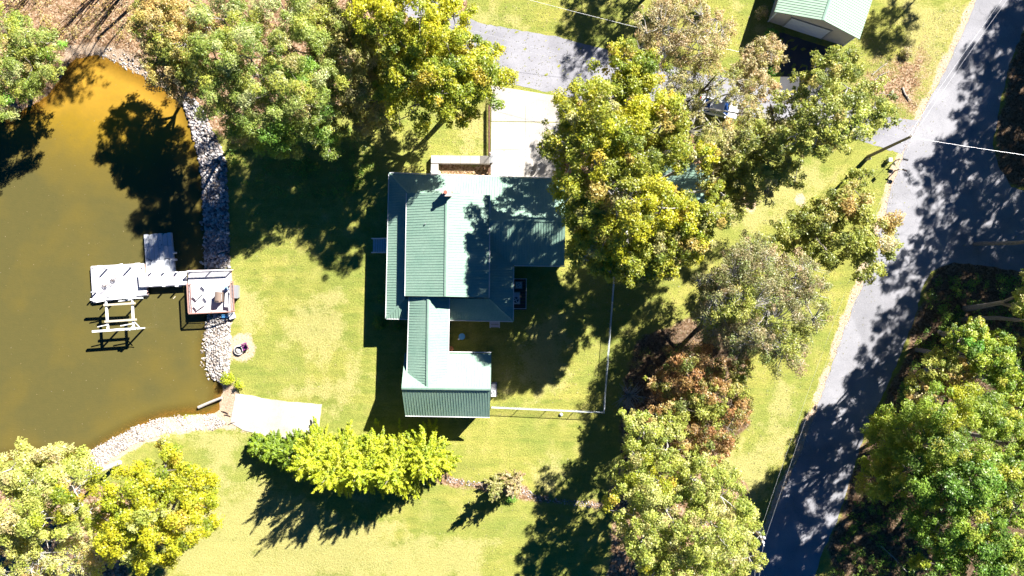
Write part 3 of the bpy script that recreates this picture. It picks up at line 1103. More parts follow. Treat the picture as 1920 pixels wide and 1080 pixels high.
# satellite dish on a mast beside the drive
p = P(1012, 316, 2.2)
t = thing('satellite_dish', 'dark grey satellite dish on a mast over the end of the drive beside the roof', 'satellite dish', (p.x, p.y, 0))
MB().tube([(0, 0, 0), (0, 0, 2.0), (-0.25, -0.1, 2.25)], 0.035, 8).build('mast', M_GREY, t)
mb = MB(); n = 20
prof = [(0.02, 0.0), (0.4, 0.04), (0.75, 0.13), (0.80, 0.16), (0.74, 0.17), (0.4, 0.08), (0.02, 0.04)]
mb.lathe(prof, (0, 0, 0), n)
rot = Matrix.Translation((-0.55, -0.25, 2.35)) @ Matrix.Rotation(R(-20), 4, 'Z') @ Matrix.Rotation(R(-68), 4, 'Y')
mb.v = [tuple(rot @ Vector(v)) for v in mb.v]
mb.build('dish', mat('dark_dish', (0.09, 0.09, 0.10), 0.5, noise=0.2), t)
MB().tube([(-0.35, -0.2, 2.3), (-1.15, -0.35, 2.55)], 0.02, 5).build('feed_arm', M_GREY, t)


# ------------------------------------------------------------------ garage top right, shed under the oak
gar = thing('detached_garage', 'tall garage with pale green metal roof and a big white door at the top right', 'garage', P(1515, 30, 0))
GL = Vector(gar.location)
# base corners on the ground (front left, front right), building runs up out of the picture
fl = P(1440, 40, 0); fr_ = P(1581, 86, 0)
dx = (fr_ - fl); Wd = dx.length; ux = dx.normalized(); uy = Vector((-ux.y, ux.x, 0))   # uy points back (up in the picture)
DEP = 9.0; HE = 3.35; HRG = 4.75


def gp(u, v, z):
    q = fl + ux * u + uy * v
    return Vector((q.x, q.y, z)) - GL


mb = MB()
q = [gp(0, 0, 0), gp(Wd, 0, 0), gp(Wd, 0, HE), gp(Wd / 2, 0, HRG), gp(0, 0, HE)]
q2 = [gp(0, DEP, 0), gp(Wd, DEP, 0), gp(Wd, DEP, HE), gp(Wd / 2, DEP, HRG), gp(0, DEP, HE)]
mb.add(q + q2, [(0, 1, 2, 3, 4), (9, 8, 7, 6, 5), (0, 4, 9, 5), (1, 6, 7, 2)])
mb.build('wall', mat('garage_siding', (0.52, 0.46, 0.40), 0.7, noise=0.06), gar)
ov = 0.35
sl = (HRG - HE) / (Wd / 2)
slope(gar, [gp(-ov, -ov, HE - sl * ov + 0.08), gp(Wd / 2, -ov, HRG + 0.08), gp(Wd / 2, DEP + ov, HRG + 0.08), gp(-ov, DEP + ov, HE - sl * ov + 0.08)], -ux, m=M_PALEROOF)
slope(gar, [gp(Wd + ov, -ov, HE - sl * ov + 0.08), gp(Wd / 2, -ov, HRG + 0.08), gp(Wd / 2, DEP + ov, HRG + 0.08), gp(Wd + ov, DEP + ov, HE - sl * ov + 0.08)], ux, m=M_PALEROOF)
cap(gar, gp(Wd / 2, -ov, HRG + 0.08), gp(Wd / 2, DEP + ov, HRG + 0.08), 0.18)
dr = bpy.data.objects.new('garage_door', None); COL.objects.link(dr); dr.parent = gar
rzg = math.atan2(ux.y, ux.x)
DW = 4.6; dc = 1.9 + DW / 2
for k in range(5):
    MB().box(gp(dc, -0.03, 0.27 + k * 0.50), (DW, 0.06, 0.485), rzg).build('door_panel', mat('door_white', (0.62, 0.64, 0.70), 0.5, noise=0.06), dr)
mb = MB()
mb.box(gp(dc, -0.04, 2.60), (DW + 0.3, 0.10, 0.14), rzg)
for sg in (-1, 1):
    mb.box(gp(dc + sg * (DW / 2 + 0.08), -0.04, 1.26), (0.14, 0.10, 2.5), rzg)
mb.build('door_trim', M_GREY, gar)
for u_ in (0.02, Wd - 0.02):
    MB().box(gp(u_, -0.02, HE / 2), (0.12, 0.12, HE), rzg).build('corner_trim', M_TRIM, gar)
MB().tube([gp(-ov - 0.03, -ov, HE - sl * ov), gp(-ov - 0.03, DEP + ov, HE - sl * ov)], 0.06, 6).build('gutter', M_ROOF, gar)

shed = thing('garden_shed', 'small shed with a green metal roof half hidden under the big yellow oak', 'shed', P(1290, 365, 0))
SL = Vector(shed.location)
A = P(1316, 308, 3.4) - SL; B = P(1300, 422, 3.4) - SL
sx_ = Vector((B.y - A.y, -(B.x - A.x), 0)).normalized()
if sx_.x < 0: sx_ = -sx_
hw = 3.6
for sg, hw_ in ((-1, 3.9), (1, 1.5)):
    e1 = A + sx_ * sg * hw_; e2 = B + sx_ * sg * hw_
    e1.z = e2.z = 3.4 - hw_ * 0.33
    slope(shed, [A, B, e2, e1], sx_ * sg)
cap(shed, A, B, 0.2)
cA = A + (B - A) * 0.06; cB = A + (B - A) * 0.94
MB().prism([((cA + sx_ * -3.6).x, (cA + sx_ * -3.6).y), ((cB + sx_ * -3.6).x, (cB + sx_ * -3.6).y), ((cB + sx_ * 1.2).x, (cB + sx_ * 1.2).y), ((cA + sx_ * 1.2).x, (cA + sx_ * 1.2).y)], 0, [2.1, 2.1, 2.8, 2.8]).build('wall', M_WALL, shed)
c = (cB + sx_ * -1.2); MB().box((c.x, c.y - 0.03, 1.0), (1.1, 0.08, 1.95), math.atan2(sx_.y, sx_.x)).build('door', M_TRIM, shed)


# ------------------------------------------------------------------ chain-link fence
fp = [(922, 765), (1133, 774.5), (1153, 515), (1158, 440)]
t = thing('chain_link_fence', 'pale chain-link fence turning a right corner round the back lawn', 'fence', P(1133, 774, 0))
F0 = Vector(t.location)
FH = 1.1
for si, (a, b) in enumerate(zip(fp[:-1], fp[1:])):
    A = P(*a, FH) - F0; B = P(*b, FH) - F0
    A.z = B.z = 0
    d = B - A; L = d.length; d.normalize()
    n = max(2, round(L / 3.3))
    for k in range(n + (1 if si == 2 else 0)):
        q = A + d * (L * k / n)
        MB().lathe([(0.035, 0), (0.035, FH + 0.04), (0.05, FH + 0.05), (0.02, FH + 0.10)], (q.x, q.y, 0), 8).build('post', M_GALV, t)
    MB().tube([A + Vector((0, 0, FH)), B + Vector((0, 0, FH))], 0.032, 6).build('top_rail', M_GALV, t)
    vv = []; ff = []
    step = 0.11; w = 0.004
    k = 0
    sgn = Vector((-d.y, d.x, 0)) * w
    cnt = int(L / step)
    for k in range(-8, cnt):
        for dirn in (1, -1):
            # a zig-zag wire rising at 45 degrees
            u0 = k * step; u1 = u0 + FH
            if dirn < 0:
                u0, u1 = u1, u0
            za, zb = 0.03, FH
            ua, ub = u0, u1
            def clip(u, o, z, oz):
                if u < 0:
                    f = (0 - u) / (o - u); return 0, z + (oz - z) * f
                if u > L:
                    f = (L - u) / (o - u); return L, z + (oz - z) * f
                return u, z
            if (ua < 0 and ub < 0) or (ua > L and ub > L):
                continue
            ca, cza = clip(ua, ub, za, zb); cb, czb = clip(ub, ua, zb, za)
            p0 = A + d * ca + Vector((0, 0, cza)); p1 = A + d * cb + Vector((0, 0, czb))
            i0 = len(vv)
            up = Vector((0, 0, w))
            vv += [p0 - sgn, p0 + sgn, p1 + sgn, p1 - sgn, p0 - up, p0 + up, p1 + up, p1 - up]
            ff += [(i0, i0 + 1, i0 + 2, i0 + 3), (i0 + 4, i0 + 5, i0 + 6, i0 + 7)]
    MB().add(vv, ff).build('wire_mesh', M_GALV, t)
p = P(1052, 777, 0.1)
setp(MB().lathe([(0.12, 0), (0.2, 0.08), (0.19, 0.2), (0.08, 0.28)], (p.x, p.y, 0), 12).build('play_ball', M_WHITE, bevel=0), 'small white ball lying on the grass just below the fence', 'ball')


# ------------------------------------------------------------------ the dock
def board_run(parent, quad, z, m, along, n, th=0.04, gap=0.07, name='board'):
    """quad of measured pixels a,b,c,d (clockwise in the picture), cut into n boards between a-d and b-c (along='u') or a-b and d-c"""
    o = parent.location
    A, B, C_, D = [P(q[0], q[1], z) - Vector((o.x, o.y, 0)) for q in quad]
    for k in range(n):
        f0 = (k + gap / 2) / n; f1 = (k + 1 - gap / 2) / n
        if along == 'u':
            pts = [A.lerp(B, f0), A.lerp(B, f1), D.lerp(C_, f1), D.lerp(C_, f0)]
        else:
            pts = [A.lerp(D, f0), B.lerp(C_, f0), B.lerp(C_, f1), A.lerp(D, f1)]
        zz = z + random.uniform(-0.006, 0.006)
        MB().prism([(p.x, p.y) for p in pts][::-1], zz - th, zz).build(name, m, parent)


def boards_joined(parent, quad, z, m, along, n, name, th=0.04, gap=0.12):
    o = parent.location
    A, B, C_, D = [P(q[0], q[1], z) - Vector((o.x, o.y, 0)) for q in quad]
    mb = MB()
    for k in range(n):
        f0 = (k + gap / 2) / n; f1 = (k + 1 - gap / 2) / n
        if along == 'u':
            pts = [A.lerp(B, f0), A.lerp(B, f1), D.lerp(C_, f1), D.lerp(C_, f0)]
        else:
            pts = [A.lerp(D, f0), B.lerp(C_, f0), B.lerp(C_, f1), A.lerp(D, f1)]
        zz = z + random.uniform(-0.004, 0.004)
        mb.prism([(p.x, p.y) for p in pts][::-1], zz - th, zz)
    ob = mb.build(name, m, parent)
    ob['kind'] = 'stuff'
    return ob


LZ = -0.35   # landing deck height (1.2 m over the water)
land = thing('landing_deck', 'square landing deck with railings where the dock meets the bank', 'deck', (*P(394, 547, LZ).xy, 0))
lo = Vector(land.location)
lq = [(352, 508), (432, 506), (437, 584), (356, 588)]
boards_joined(land, lq, LZ, M_DECKW, 'v', 34, 'deck_boards')
L = [P(q[0], q[1], LZ) - lo for q in lq]
for k in range(4):
    a, b = L[k], L[(k + 1) % 4]
    MB().tube([(a.x, a.y, LZ - 0.15), (b.x, b.y, LZ - 0.15)], 0.09, 4).build('edge_beam', M_REDWOOD, land)
for px, py in ((354, 510), (392, 508), (430, 508), (357, 586), (396, 585), (434, 582), (355, 548)):
    v = P(px, py, LZ) - lo
    MB().box((v.x, v.y, (LZ - 3.0) / 2 + 0.0), (0.16, 0.16, 3.0 + LZ)).build('piling', M_DARKWOOD, land)


def railing(parent, a, b, z, m, h=0.95, gapb=0.16, w=0.13, bal_m=None):
    o = Vector((parent.location.x, parent.location.y, 0))
    A = P(a[0], a[1], z + h) - o; B = P(b[0], b[1], z + h) - o
    A.z = B.z = z
    d = B - A; Ln = d.length; d.normalize(); rz = math.atan2(d.y, d.x)
    c = (A + B) / 2
    MB().box((c.x, c.y, z + h), (Ln, w, 0.04), rz).box((c.x, c.y, z + h - 0.08), (Ln, 0.04, 0.09), rz).box((c.x, c.y, z + 0.12), (Ln, 0.04, 0.08), rz).build('top_rail', m, parent)
    np_ = max(1, int(Ln / 1.8))
    for k in range(np_ + 1):
        q = A + d * (Ln * k / np_)
        MB().box((q.x, q.y, z + h / 2 - 0.03), (0.10, 0.10, h), rz).build('rail_post', m, parent)
    mb = MB()
    for k in range(1, int(Ln / gapb)):
        q = A + d * (k * gapb)
        mb.box((q.x, q.y, z + h / 2 + 0.02), (0.035, 0.035, h - 0.2), rz)
    ob = mb.build('balusters', bal_m or m, parent)
    ob['kind'] = 'stuff'


railing(land, (350, 508.5), (430, 505.5), LZ, M_DECKW)
railing(land, (350.5, 532), (353.5, 587), LZ, M_REDWOOD)
railing(land, (353.5, 588), (433, 584.5), LZ, M_REDWOOD)
railing(land, (431.5, 528), (434, 583), LZ, M_REDWOOD)
MB().box((*(P(424, 593, -0.7) - lo).xy, -0.75), (1.1, 0.35, 0.06)).box((*(P(424, 598, -0.95) - lo).xy, -1.0), (1.1, 0.35, 0.06)).build('step', M_BLUE, land)

p = P(440, 547, -0.5)
t = thing('storage_box', 'grey storage box against the outside of the deck railing on the lawn', 'storage box', (p.x, p.y, gw(p.x, p.y)))
MB().box((0, 0, 0.30), (0.82, 1.45, 0.6)).build('box', M_GREY, t, bevel=0.02)
MB().box((0, 0, 0.63), (0.90, 1.55, 0.06)).build('lid', M_GREY, t, bevel=0.015)
p = P(434, 592, -0.6)
setp(MB().box((p.x, p.y, -0.8), (0.55, 0.7, 0.5), 0.3).box((p.x, p.y, -0.54), (0.62, 0.76, 0.05), 0.3).build('cooler', M_WHITE, bevel=0.02), 'small white box standing on the bank below the deck corner', 'box')
# grill
p = P(408, 557, LZ + 0.9)
t = thing('barbecue_grill', 'brown covered grill standing on the landing deck', 'grill', (p.x, p.y, LZ), R(-4))
MB().box((0, 0, 0.42), (0.70, 1.15, 0.78), taper=0.96).build('cabinet', M_BROWN, t, bevel=0.03)
mb = MB()
n = 8
pr = [(math.cos(math.pi * k / n) * 0.37, 0.82 + math.sin(math.pi * k / n) * 0.22) for k in range(n + 1)]
vv = [(x, -0.6, z) for x, z in pr] + [(x, 0.6, z) for x, z in pr]
mb.add(vv, [[k, k + 1, n + 2 + k, n + 1 + k] for k in range(n)] + [list(range(n + 1))[::-1], [n + 1 + k for k in range(n + 1)]])
mb.build('hood', M_BROWN, t)
MB().tube([(0.42, -0.4, 0.85), (0.42, 0.4, 0.85)], 0.02, 6).build('handle', M_GALV, t)
MB().box((0.02, -0.47, 1.05), (0.4, 0.10, 0.02)).build('vent', M_BLACK, t)
for sx_2, sy_2 in ((-.3, -.5), (.3, -.5), (-.3, .5), (.3, .5)):
    MB().lathe([(0.05, 0), (0.05, 0.06)], (sx_2, sy_2, 0), 8).build('caster', M_BLACK, t)


def lounger(label, px, py, rz):
    p = P(px, py, LZ + 0.35)
    t = thing('chaise_lounge', label, 'chaise lounge', (p.x, p.y, LZ), rz, group='white loungers on the landing deck')
    for k in range(9):
        MB().box((-0.75 + k * 0.13, 0, 0.33), (0.11, 0.60, 0.03)).build('slat', M_WHITE, t)
    for k in range(5):
        a = R(38)
        MB().box((0.42 + math.cos(a) * (0.08 + k * 0.13), 0, 0.34 + math.sin(a) * (0.08 + k * 0.13)), (0.11, 0.60, 0.03), 0, 0, -a).build('back_slat', M_WHITE, t)
    for sy in (-0.31, 0.31):
        MB().box((-0.2, sy, 0.30), (1.35, 0.05, 0.09)).build('side_rail', M_WHITE, t)
        for sx in (-0.72, 0.38):
            MB().box((sx, sy, 0.14), (0.07, 0.05, 0.28)).build('leg', M_WHITE, t)
    return t


lounger('white slatted chaise lounge on the deck, nearer the walkway', 373, 550, R(45))
lounger('white slatted chaise lounge on the deck, nearer the lower railing', 376, 570, R(36))
p = P(424, 541, LZ + 0.4)
t = thing('deck_chair', 'blue and white folding chair in the corner of the deck beside the grill', 'chair', (p.x, p.y, LZ), R(200))
MB().box((0, 0, 0.4), (0.5, 0.5, 0.04)).build('seat', mat('pale_blue_cloth', (0.30, 0.45, 0.66), 0.8), t)
MB().box((-0.27, 0, 0.68), (0.04, 0.5, 0.55), 0, 0, R(-12)).build('backrest', MATS['pale_blue_cloth'], t)
for a, b in ((-.22, -.22), (.22, -.22), (-.22, .22), (.22, .22)):
    MB().tube([(a, b, 0), (a * 0.9, b, 0.42)], 0.018, 5).build('leg', M_WHITE, t)
p = P(425, 562, LZ + 0.45)
t = thing('deck_bench', 'long white bench along the railing behind the grill', 'bench', (p.x, p.y, LZ), R(-3))
for k in range(4):
    MB().box((-0.16 + k * 0.115, 0, 0.44), (0.10, 1.7, 0.035)).build('slat', M_WHITE, t)
for sy in (-0.7, 0.7):
    MB().box((0, sy, 0.21), (0.38, 0.06, 0.42)).build('leg', M_WHITE, t)

# walkway
wz = -0.5
walk = thing('dock_walkway', 'narrow white walkway joining the landing deck to the outer platform', 'walkway', (*P(305, 523, wz).xy, 0))
boards_joined(walk, [(259, 514), (350, 510), (351, 533), (261, 537)], wz, M_DECKW, 'u', 36, 'deck_boards')
wo = Vector(walk.location)
for a, b in (((259, 514), (350, 510)), ((261, 538), (351, 533.5))):
    A = P(*a, wz) - wo; B = P(*b, wz) - wo
    MB().tube([(A.x, A.y, wz - 0.12), (B.x, B.y, wz - 0.12)], 0.09, 4).build('side_beam', M_DECKW, walk)
for px in (284, 308, 332):
    for py in (510.5, 536.5):
        v = P(px, py, wz) - wo
        MB().lathe([(0.10, -2.6), (0.10, wz + 0.35), (0.06, wz + 0.42)], (v.x, v.y, 0), 8).build('piling', M_WHITE, walk)
mb = MB()
for pts in (((262, 530), (270, 514), (297, 526), (330, 517), (350, 514)), ((262, 530.5), (300, 527.5), (350, 522))):
    mb.tube([Vector((*(P(a, b, wz + 0.03) - wo).xy, wz + 0.03)) for a, b in pts], 0.018, 5)
setp(mb.build('mooring_rope', M_BROWN, walk), None)

# outer floating platform
fz = -1.0
plat = thing('floating_platform', 'white outer dock platform with two chairs on it', 'dock', (*P(222, 530, fz).xy, 0))
po = Vector(plat.location)
boards_joined(plat, [(170, 501), (269, 495.5), (276, 552), (174, 566)], fz, M_DECKW, 'u', 44, 'deck_boards')
PQ = [P(a, b, fz) - po for a, b in ((170, 501), (269, 495.5), (276, 552), (174, 566))]
for k in range(4):
    a, b = PQ[k], PQ[(k + 1) % 4]
    MB().tube([(a.x, a.y, fz - 0.14), (b.x, b.y, fz - 0.14)], 0.13, 4).build('edge_beam', M_REDWOOD if k == 1 else M_DECKW, plat)
for a, b in ((190, 508), (248, 505), (266, 548), (178, 560)):
    v = P(a, b, fz) - po
    MB().box((v.x, v.y, WATER_Z + 0.08), (1.2, 1.0, 0.5)).build('float', M_BLACK, plat)
for a, b in ((197, 503.5), (242, 500.5), (176, 548), (200, 556)):
    v = P(a, b, fz + 0.5) - po
    MB().lathe([(0.10, -3.0), (0.10, fz + 1.0), (0.03, fz + 1.1)], (v.x, v.y, 0), 8).build('piling', M_GREY, plat)
for a, b, rz in ((187, 499, 0.02), (224, 496.5, 0.25), (257, 494.5, 0.05)):
    v = P(a, b, fz) - po
    o_ = MB().lathe([(0.02, -0.36), (0.09, -0.30), (0.10, 0.0), (0.09, 0.30), (0.02, 0.36)], (0, 0, 0), 10)
    mtx = Matrix.Translation((v.x, v.y, fz - 0.08)) @ Matrix.Rotation(rz, 4, 'Z') @ Matrix.Rotation(R(90), 4, 'Y')
    o_.v = [tuple(mtx @ Vector(q)) for q in o_.v]
    o_.build('fender', M_WHITE, plat)
for a, b in ((173.5, 503.5), (266, 503)):
    v = P(a, b, fz) - po
    MB().tube([(v.x - 0.12, v.y, fz + 0.06), (v.x + 0.12, v.y, fz + 0.06)], 0.025, 5).box((v.x, v.y, fz + 0.03), (0.08, 0.05, 0.06)).build('cleat', M_BLACK, plat)


def patio_chair(label, px, py, rz):
    p = P(px, py, fz + 0.4)
    t = thing('patio_chair', label, 'chair', (p.x, p.y, fz), rz, group='chairs on the outer dock platform')
    ring = [(0.29 * math.cos(2 * math.pi * k / 16), 0.29 * math.sin(2 * math.pi * k / 16), 0.42) for k in range(17)]
    MB().tube(ring, 0.022, 6).build('seat_frame', M_BROWN, t)
    mb = MB()
    for k in range(-3, 4):
        y = k * 0.075
        x = math.sqrt(0.29 ** 2 - y * y)
        mb.box((0, y, 0.42), (2 * x, 0.035, 0.015))
    mb.build('seat', M_FLOAT, t)
    back = [(-0.22 - 0.10 * math.sin(math.pi * k / 12), 0.30 * math.cos(math.pi * k / 12), 0.45 + 0.50 * math.sin(math.pi * k / 12)) for k in range(13)]
    MB().tube(back, 0.024, 6).build('backrest', M_BROWN, t)
    mb = MB()
    for k in range(-2, 3):
        mb.tube([(-0.25, k * 0.09, 0.44), (-0.31, k * 0.09, 0.88)], 0.012, 4)
    mb.build('back_spindles', M_BROWN, t)
    for sy in (-1, 1):
        MB().tube([(-0.27, sy * 0.30, 0.62), (0.0, sy * 0.36, 0.66), (0.26, sy * 0.33, 0.62)], 0.02, 5).build('armrest', M_BROWN, t)
        for sx in (-1, 1):
            MB().tube([(sx * 0.22, sy * 0.22, 0.42), (sx * 0.29, sy * 0.28, 0)], 0.02, 5).build('leg', M_BROWN, t)
    return t


patio_chair('brown patio chair on the outer platform, nearer the open water', 197, 532, R(115))
patio_chair('brown patio chair on the outer platform, nearer the walkway', 213, 521, R(140))

# modular floating dock for small craft: each long float a part
jd = thing('floating_drive_on_dock', 'pale grey floating drive-on dock with a scalloped end beside the walkway', 'floating dock', (*P(299, 474, -1.2).xy, 0))
jo = Vector(jd.location)
jz = -1.15
TL, TR, BR, BL = Vector((269, 440)), Vector((321, 436)), Vector((328, 509)), Vector((274, 514))
for i in range(6):
    f0 = i / 6 + 0.006; f1 = (i + 1) / 6 - 0.006
    for j, (g0, g1) in enumerate(((0.0, 0.32), (0.325, 0.66), (0.665, 1.0))):
        def at(u, v):
            q = TL.lerp(TR, u).lerp(BL.lerp(BR, u), v)
            w = P(q.x, q.y, jz) - jo
            return (w.x, w.y)
        pts = [at(f0, g0), at(f1, g0), at(f1, g1), at(f0, g1)]
        if j == 0:
            dip = 0.030 if i in (1, 4) else 0.0
            # the notched end between the bays
            pts = [at(f0, g0 + (dip * 2.4 if i in (1, 4) else 0)), at((f0 + f1) / 2, g0 + dip * 0.4 - 0.006), at(f1, g0 + (dip * 0.2)), at(f1, g1), at(f0, g1)]
        MB().prism(pts[::-1], jz - 0.38, jz).build('float', M_FLOAT, jd, bevel=0.03)
mb = MB()
for a, b in ((276, 452), (283, 450), (291, 449), (300, 451), (300, 466), (277, 469), (303, 459), (296, 480)):
    v = P(a, b, jz) - jo
    mb.lathe([(0.05, 0), (0.05, 0.02)], (v.x, v.y, jz), 8)
mb.build('hole_plug', M_BLACK, jd)
mb = MB()
for pts in (((274, 484), (279, 486), (285, 489)), ((308, 486), (314, 484), (320, 487))):
    mb.tube([Vector((*(P(a, b, jz) - jo).xy, jz + 0.03)) for a, b in pts], 0.025, 5)
mb.build('bow_stop', M_BLACK, jd)
for a, b in ((327, 474), (328, 487)):
    v = P(a, b, jz) - jo
    MB().lathe([(0.05, -0.4), (0.13, -0.3), (0.13, 0.3), (0.05, 0.4)], (v.x, v.y, jz - 0.1), 10).build('fender', M_WHITE, jd)

# boat lift
lift = thing('boat_lift', 'empty boat lift frame of white beams and tan bunks standing in the water', 'boat lift', (*P(215, 590, 0.3).xy, 0))
bo = Vector(lift.location)


def beam(a, b, z, w, h, name, m, z2=None):
    A = P(a[0], a[1], z) - bo; B = P(b[0], b[1], z2 if z2 is not None else z) - bo
    d = B - A; Ln = d.length; c = (A + B) / 2
    rz = math.atan2(d.y, d.x); ry = -math.atan2(d.z, math.hypot(d.x, d.y))
    MB().box(c, (Ln, w, h), rz, 0, ry).build(name, m, lift)


bz = 0.75
beam((170, 561.5), (255, 558), bz + 0.2, 0.22, 0.22, 'main_beam', M_WHITE)
beam((173.5, 621.5), (254, 616), bz + 0.2, 0.24, 0.22, 'main_beam', M_WHITE)
beam((198.5, 559), (202.5, 618), bz, 0.20, 0.20, 'cross_beam', M_WHITE)
beam((248, 559), (250.5, 616), bz, 0.20, 0.20, 'cross_beam', M_WHITE)
beam((194.5, 572), (253.5, 568.5), bz + 0.22, 0.24, 0.16, 'bunk', M_TANWOOD)
beam((196.5, 603), (256, 599), bz + 0.22, 0.24, 0.16, 'bunk', M_TANWOOD)
beam((180, 567), (198, 563.5), bz + 0.3, 0.09, 0.09, 'guide_post', M_WHITE)
beam((222, 565), (247, 561.5), bz + 0.3, 0.10, 0.10, 'guide_post', M_WHITE)
beam((183, 613), (202, 608.5), bz + 0.3, 0.09, 0.09, 'guide_post', M_WHITE)
beam((226, 611), (250, 606.5), bz + 0.3, 0.10, 0.10, 'guide_post', M_WHITE)
beam((252, 603), (262, 614), bz + 0.1, 0.07, 0.07, 'brace', M_WHITE)
beam((246, 613), (266, 615), bz + 0.25, 0.06, 0.06, 'brace', M_WHITE)
for a, b in ((199, 560), (249, 559), (203, 619), (251, 617)):
    v = P(a, b, bz) - bo
    MB().box((v.x, v.y, (bz - 3.2) / 2), (0.16, 0.16, bz + 3.2)).build('leg', M_GALV, lift)
for a, b in ((235, 558.5), (240, 617)):
    v = P(a, b, bz + 0.4) - bo
    MB().box((v.x, v.y, bz + 0.42), (0.45, 0.26, 0.24)).lathe([(0.16, bz + 0.3), (0.16, bz + 0.6)], (v.x + 0.3, v.y, 0), 10).build('winch', M_GALV, lift)
# stick afloat
p = P(327, 558, WATER_Z)
setp(MB().box((p.x, p.y, WATER_Z + 0.01), (0.38, 0.10, 0.06), R(50)).build('driftwood', M_TANWOOD), 'small tan piece of driftwood floating beside the landing deck', 'driftwood')
# log at the shore
A = P(372, 764, -1.4); B = P(416, 745.5, -1.15)
setp(MB().tube([A, A.lerp(B, 0.5) + Vector((0, 0.03, 0.02)), B], [0.19, 0.17, 0.15], 10).build('shore_log', M_DEADWOOD), 'grey log lying half in the water beside the boat ramp', 'log')
for i, (a, b, c_, d_) in enumerate(((428, 796, 440, 792), (415, 771, 428, 776), (420, 778, 432, 781))):
    A = G(a, b, 0.05); B = G(c_, d_, 0.07)
    setp(MB().tube([A, A.lerp(B, 0.5) + Vector((0.05, 0.08, 0.03)), B], [0.05, 0.045, 0.03], 6).build('stick', M_DARKWOOD),
         ['dark stick on the beach, lowest of the three beside the ramp', 'dark stick on the beach, highest of the three beside the ramp', 'dark stick on the beach, middle one of the three beside the ramp'][i], 'stick', 'sticks washed up beside the ramp')
# fire pit and chair
p = G(449, 656)
t = thing('fire_pit', 'round stone fire pit ring on its sandy circle beside the lake', 'fire pit', (p.x, p.y, p.z))
for k in range(16):
    a = 2 * math.pi * k / 16
    MB().box((0.50 * math.cos(a), 0.50 * math.sin(a), 0.15), (0.17, 0.185, 0.30), a).build('stone', M_ROCK, t, bevel=0.02)
MB().lathe([(0.42, 0.02), (0.40, 0.05), (0.2, 0.10), (0.05, 0.12)], (0, 0, 0), 16).build('ash', M_CONC, t)
MB().lathe([(0.43, 0.0), (0.43, 0.33), (0.405, 0.33), (0.405, 0.0)], (0, 0, 0), 24).build('liner', M_BLACK, t)
p = G(461.5, 649)
t = thing('adirondack_chair', 'purple plastic chair standing beside the stone fire pit', 'chair', (p.x, p.y, p.z), R(205))
for k in range(5):
    MB().box((0.25 - k * 0.115, 0, 0.36 - k * 0.02), (0.105, 0.52, 0.025)).build('seat_slat', M_PURPLE, t)
for k in range(5):
    MB().box((-0.36, -0.21 + k * 0.105, 0.62), (0.025, 0.095, 0.72), 0, 0, R(-20)).build('back_slat', M_PURPLE, t)
for sy in (-0.33, 0.33):
    MB().box((0.0, sy, 0.56), (0.70, 0.12, 0.03)).build('armrest', M_PURPLE, t)
    MB().box((0.28, sy, 0.28), (0.07, 0.04, 0.55)).box((-0.22, sy, 0.26), (0.07, 0.04, 0.55)).build('leg', M_PURPLE, t)


# ------------------------------------------------------------------ poles and wires
def pole(label, base, top, hh):
    A = P(*base, 0); B = P(*top, hh)
    t = thing('utility_pole', label, 'utility pole', A)
    d = B - A
    MB().tube([(0, 0, 0), d * 0.5, d], [0.19, 0.165, 0.13], 12).build('pole', M_POLE, t)
    MB().tube([d * 0.985 + Vector((0, 0, -0.0)), d * 1.0 + Vector((0, 0, 0.22))], 0.03, 6).build('pin', M_GALV, t)
    for f in (0.93, 0.86):
        q = d * f
        MB().lathe([(0.04, -0.05), (0.07, 0), (0.04, 0.05), (0.07, 0.09), (0.03, 0.14)], (q.x + 0.2, q.y, q.z), 8).build('insulator', M_WHITE, t)
        MB().tube([q, q + Vector((0.22, 0, 0))], 0.025, 5).build('bracket', M_GALV, t)
    return t, A, B


pl, PA, PB = pole('brown leaning utility pole standing on the grass corner beside the road', (1627, 294), (1708, 256), 8.8)
setp(pl, group='utility poles along the road')
q = PB - PA
MB().box(q * 0.74 + Vector((0.2, 0, 0)), (0.22, 0.16, 0.3)).build('splice_box', M_GALV, pl)
pl2, PC, PD = pole('utility pole with white hardware at the edge of the trees by the lower road', (1392, 968), (1429, 1012), 8.6)
setp(pl2, group='utility poles along the road')
d2 = PD - PC
for k, (ox, oy) in enumerate(((-0.15, 0.55), (0.25, 0.15), (0.15, -0.35))):
    MB().lathe([(0.12, 0), (0.15, 0.1), (0.15, 0.35), (0.05, 0.45)], (d2.x + ox, d2.y + oy, d2.z - 0.4), 8).build('cutout', M_WHITE, pl2)
MB().box(d2 * 0.97, (0.10, 1.6, 0.10), R(20)).build('crossarm', M_GALV, pl2)


def wire(label, a, b, sag=0.6, r=0.012, group='overhead wires'):
    a = Vector(a); b = Vector(b)
    pts = []
    n = 24
    for k in range(n + 1):
        f = k / n
        p = a.lerp(b, f)
        p.z -= sag * 4 * f * (1 - f)
        pts.append(p)
    return setp(MB().tube(pts, r, 5).build('power_line', M_WIRE), label, 'power line', group)


def off(v, x, y, z=0): return Vector(v) + Vector((x, y, z))


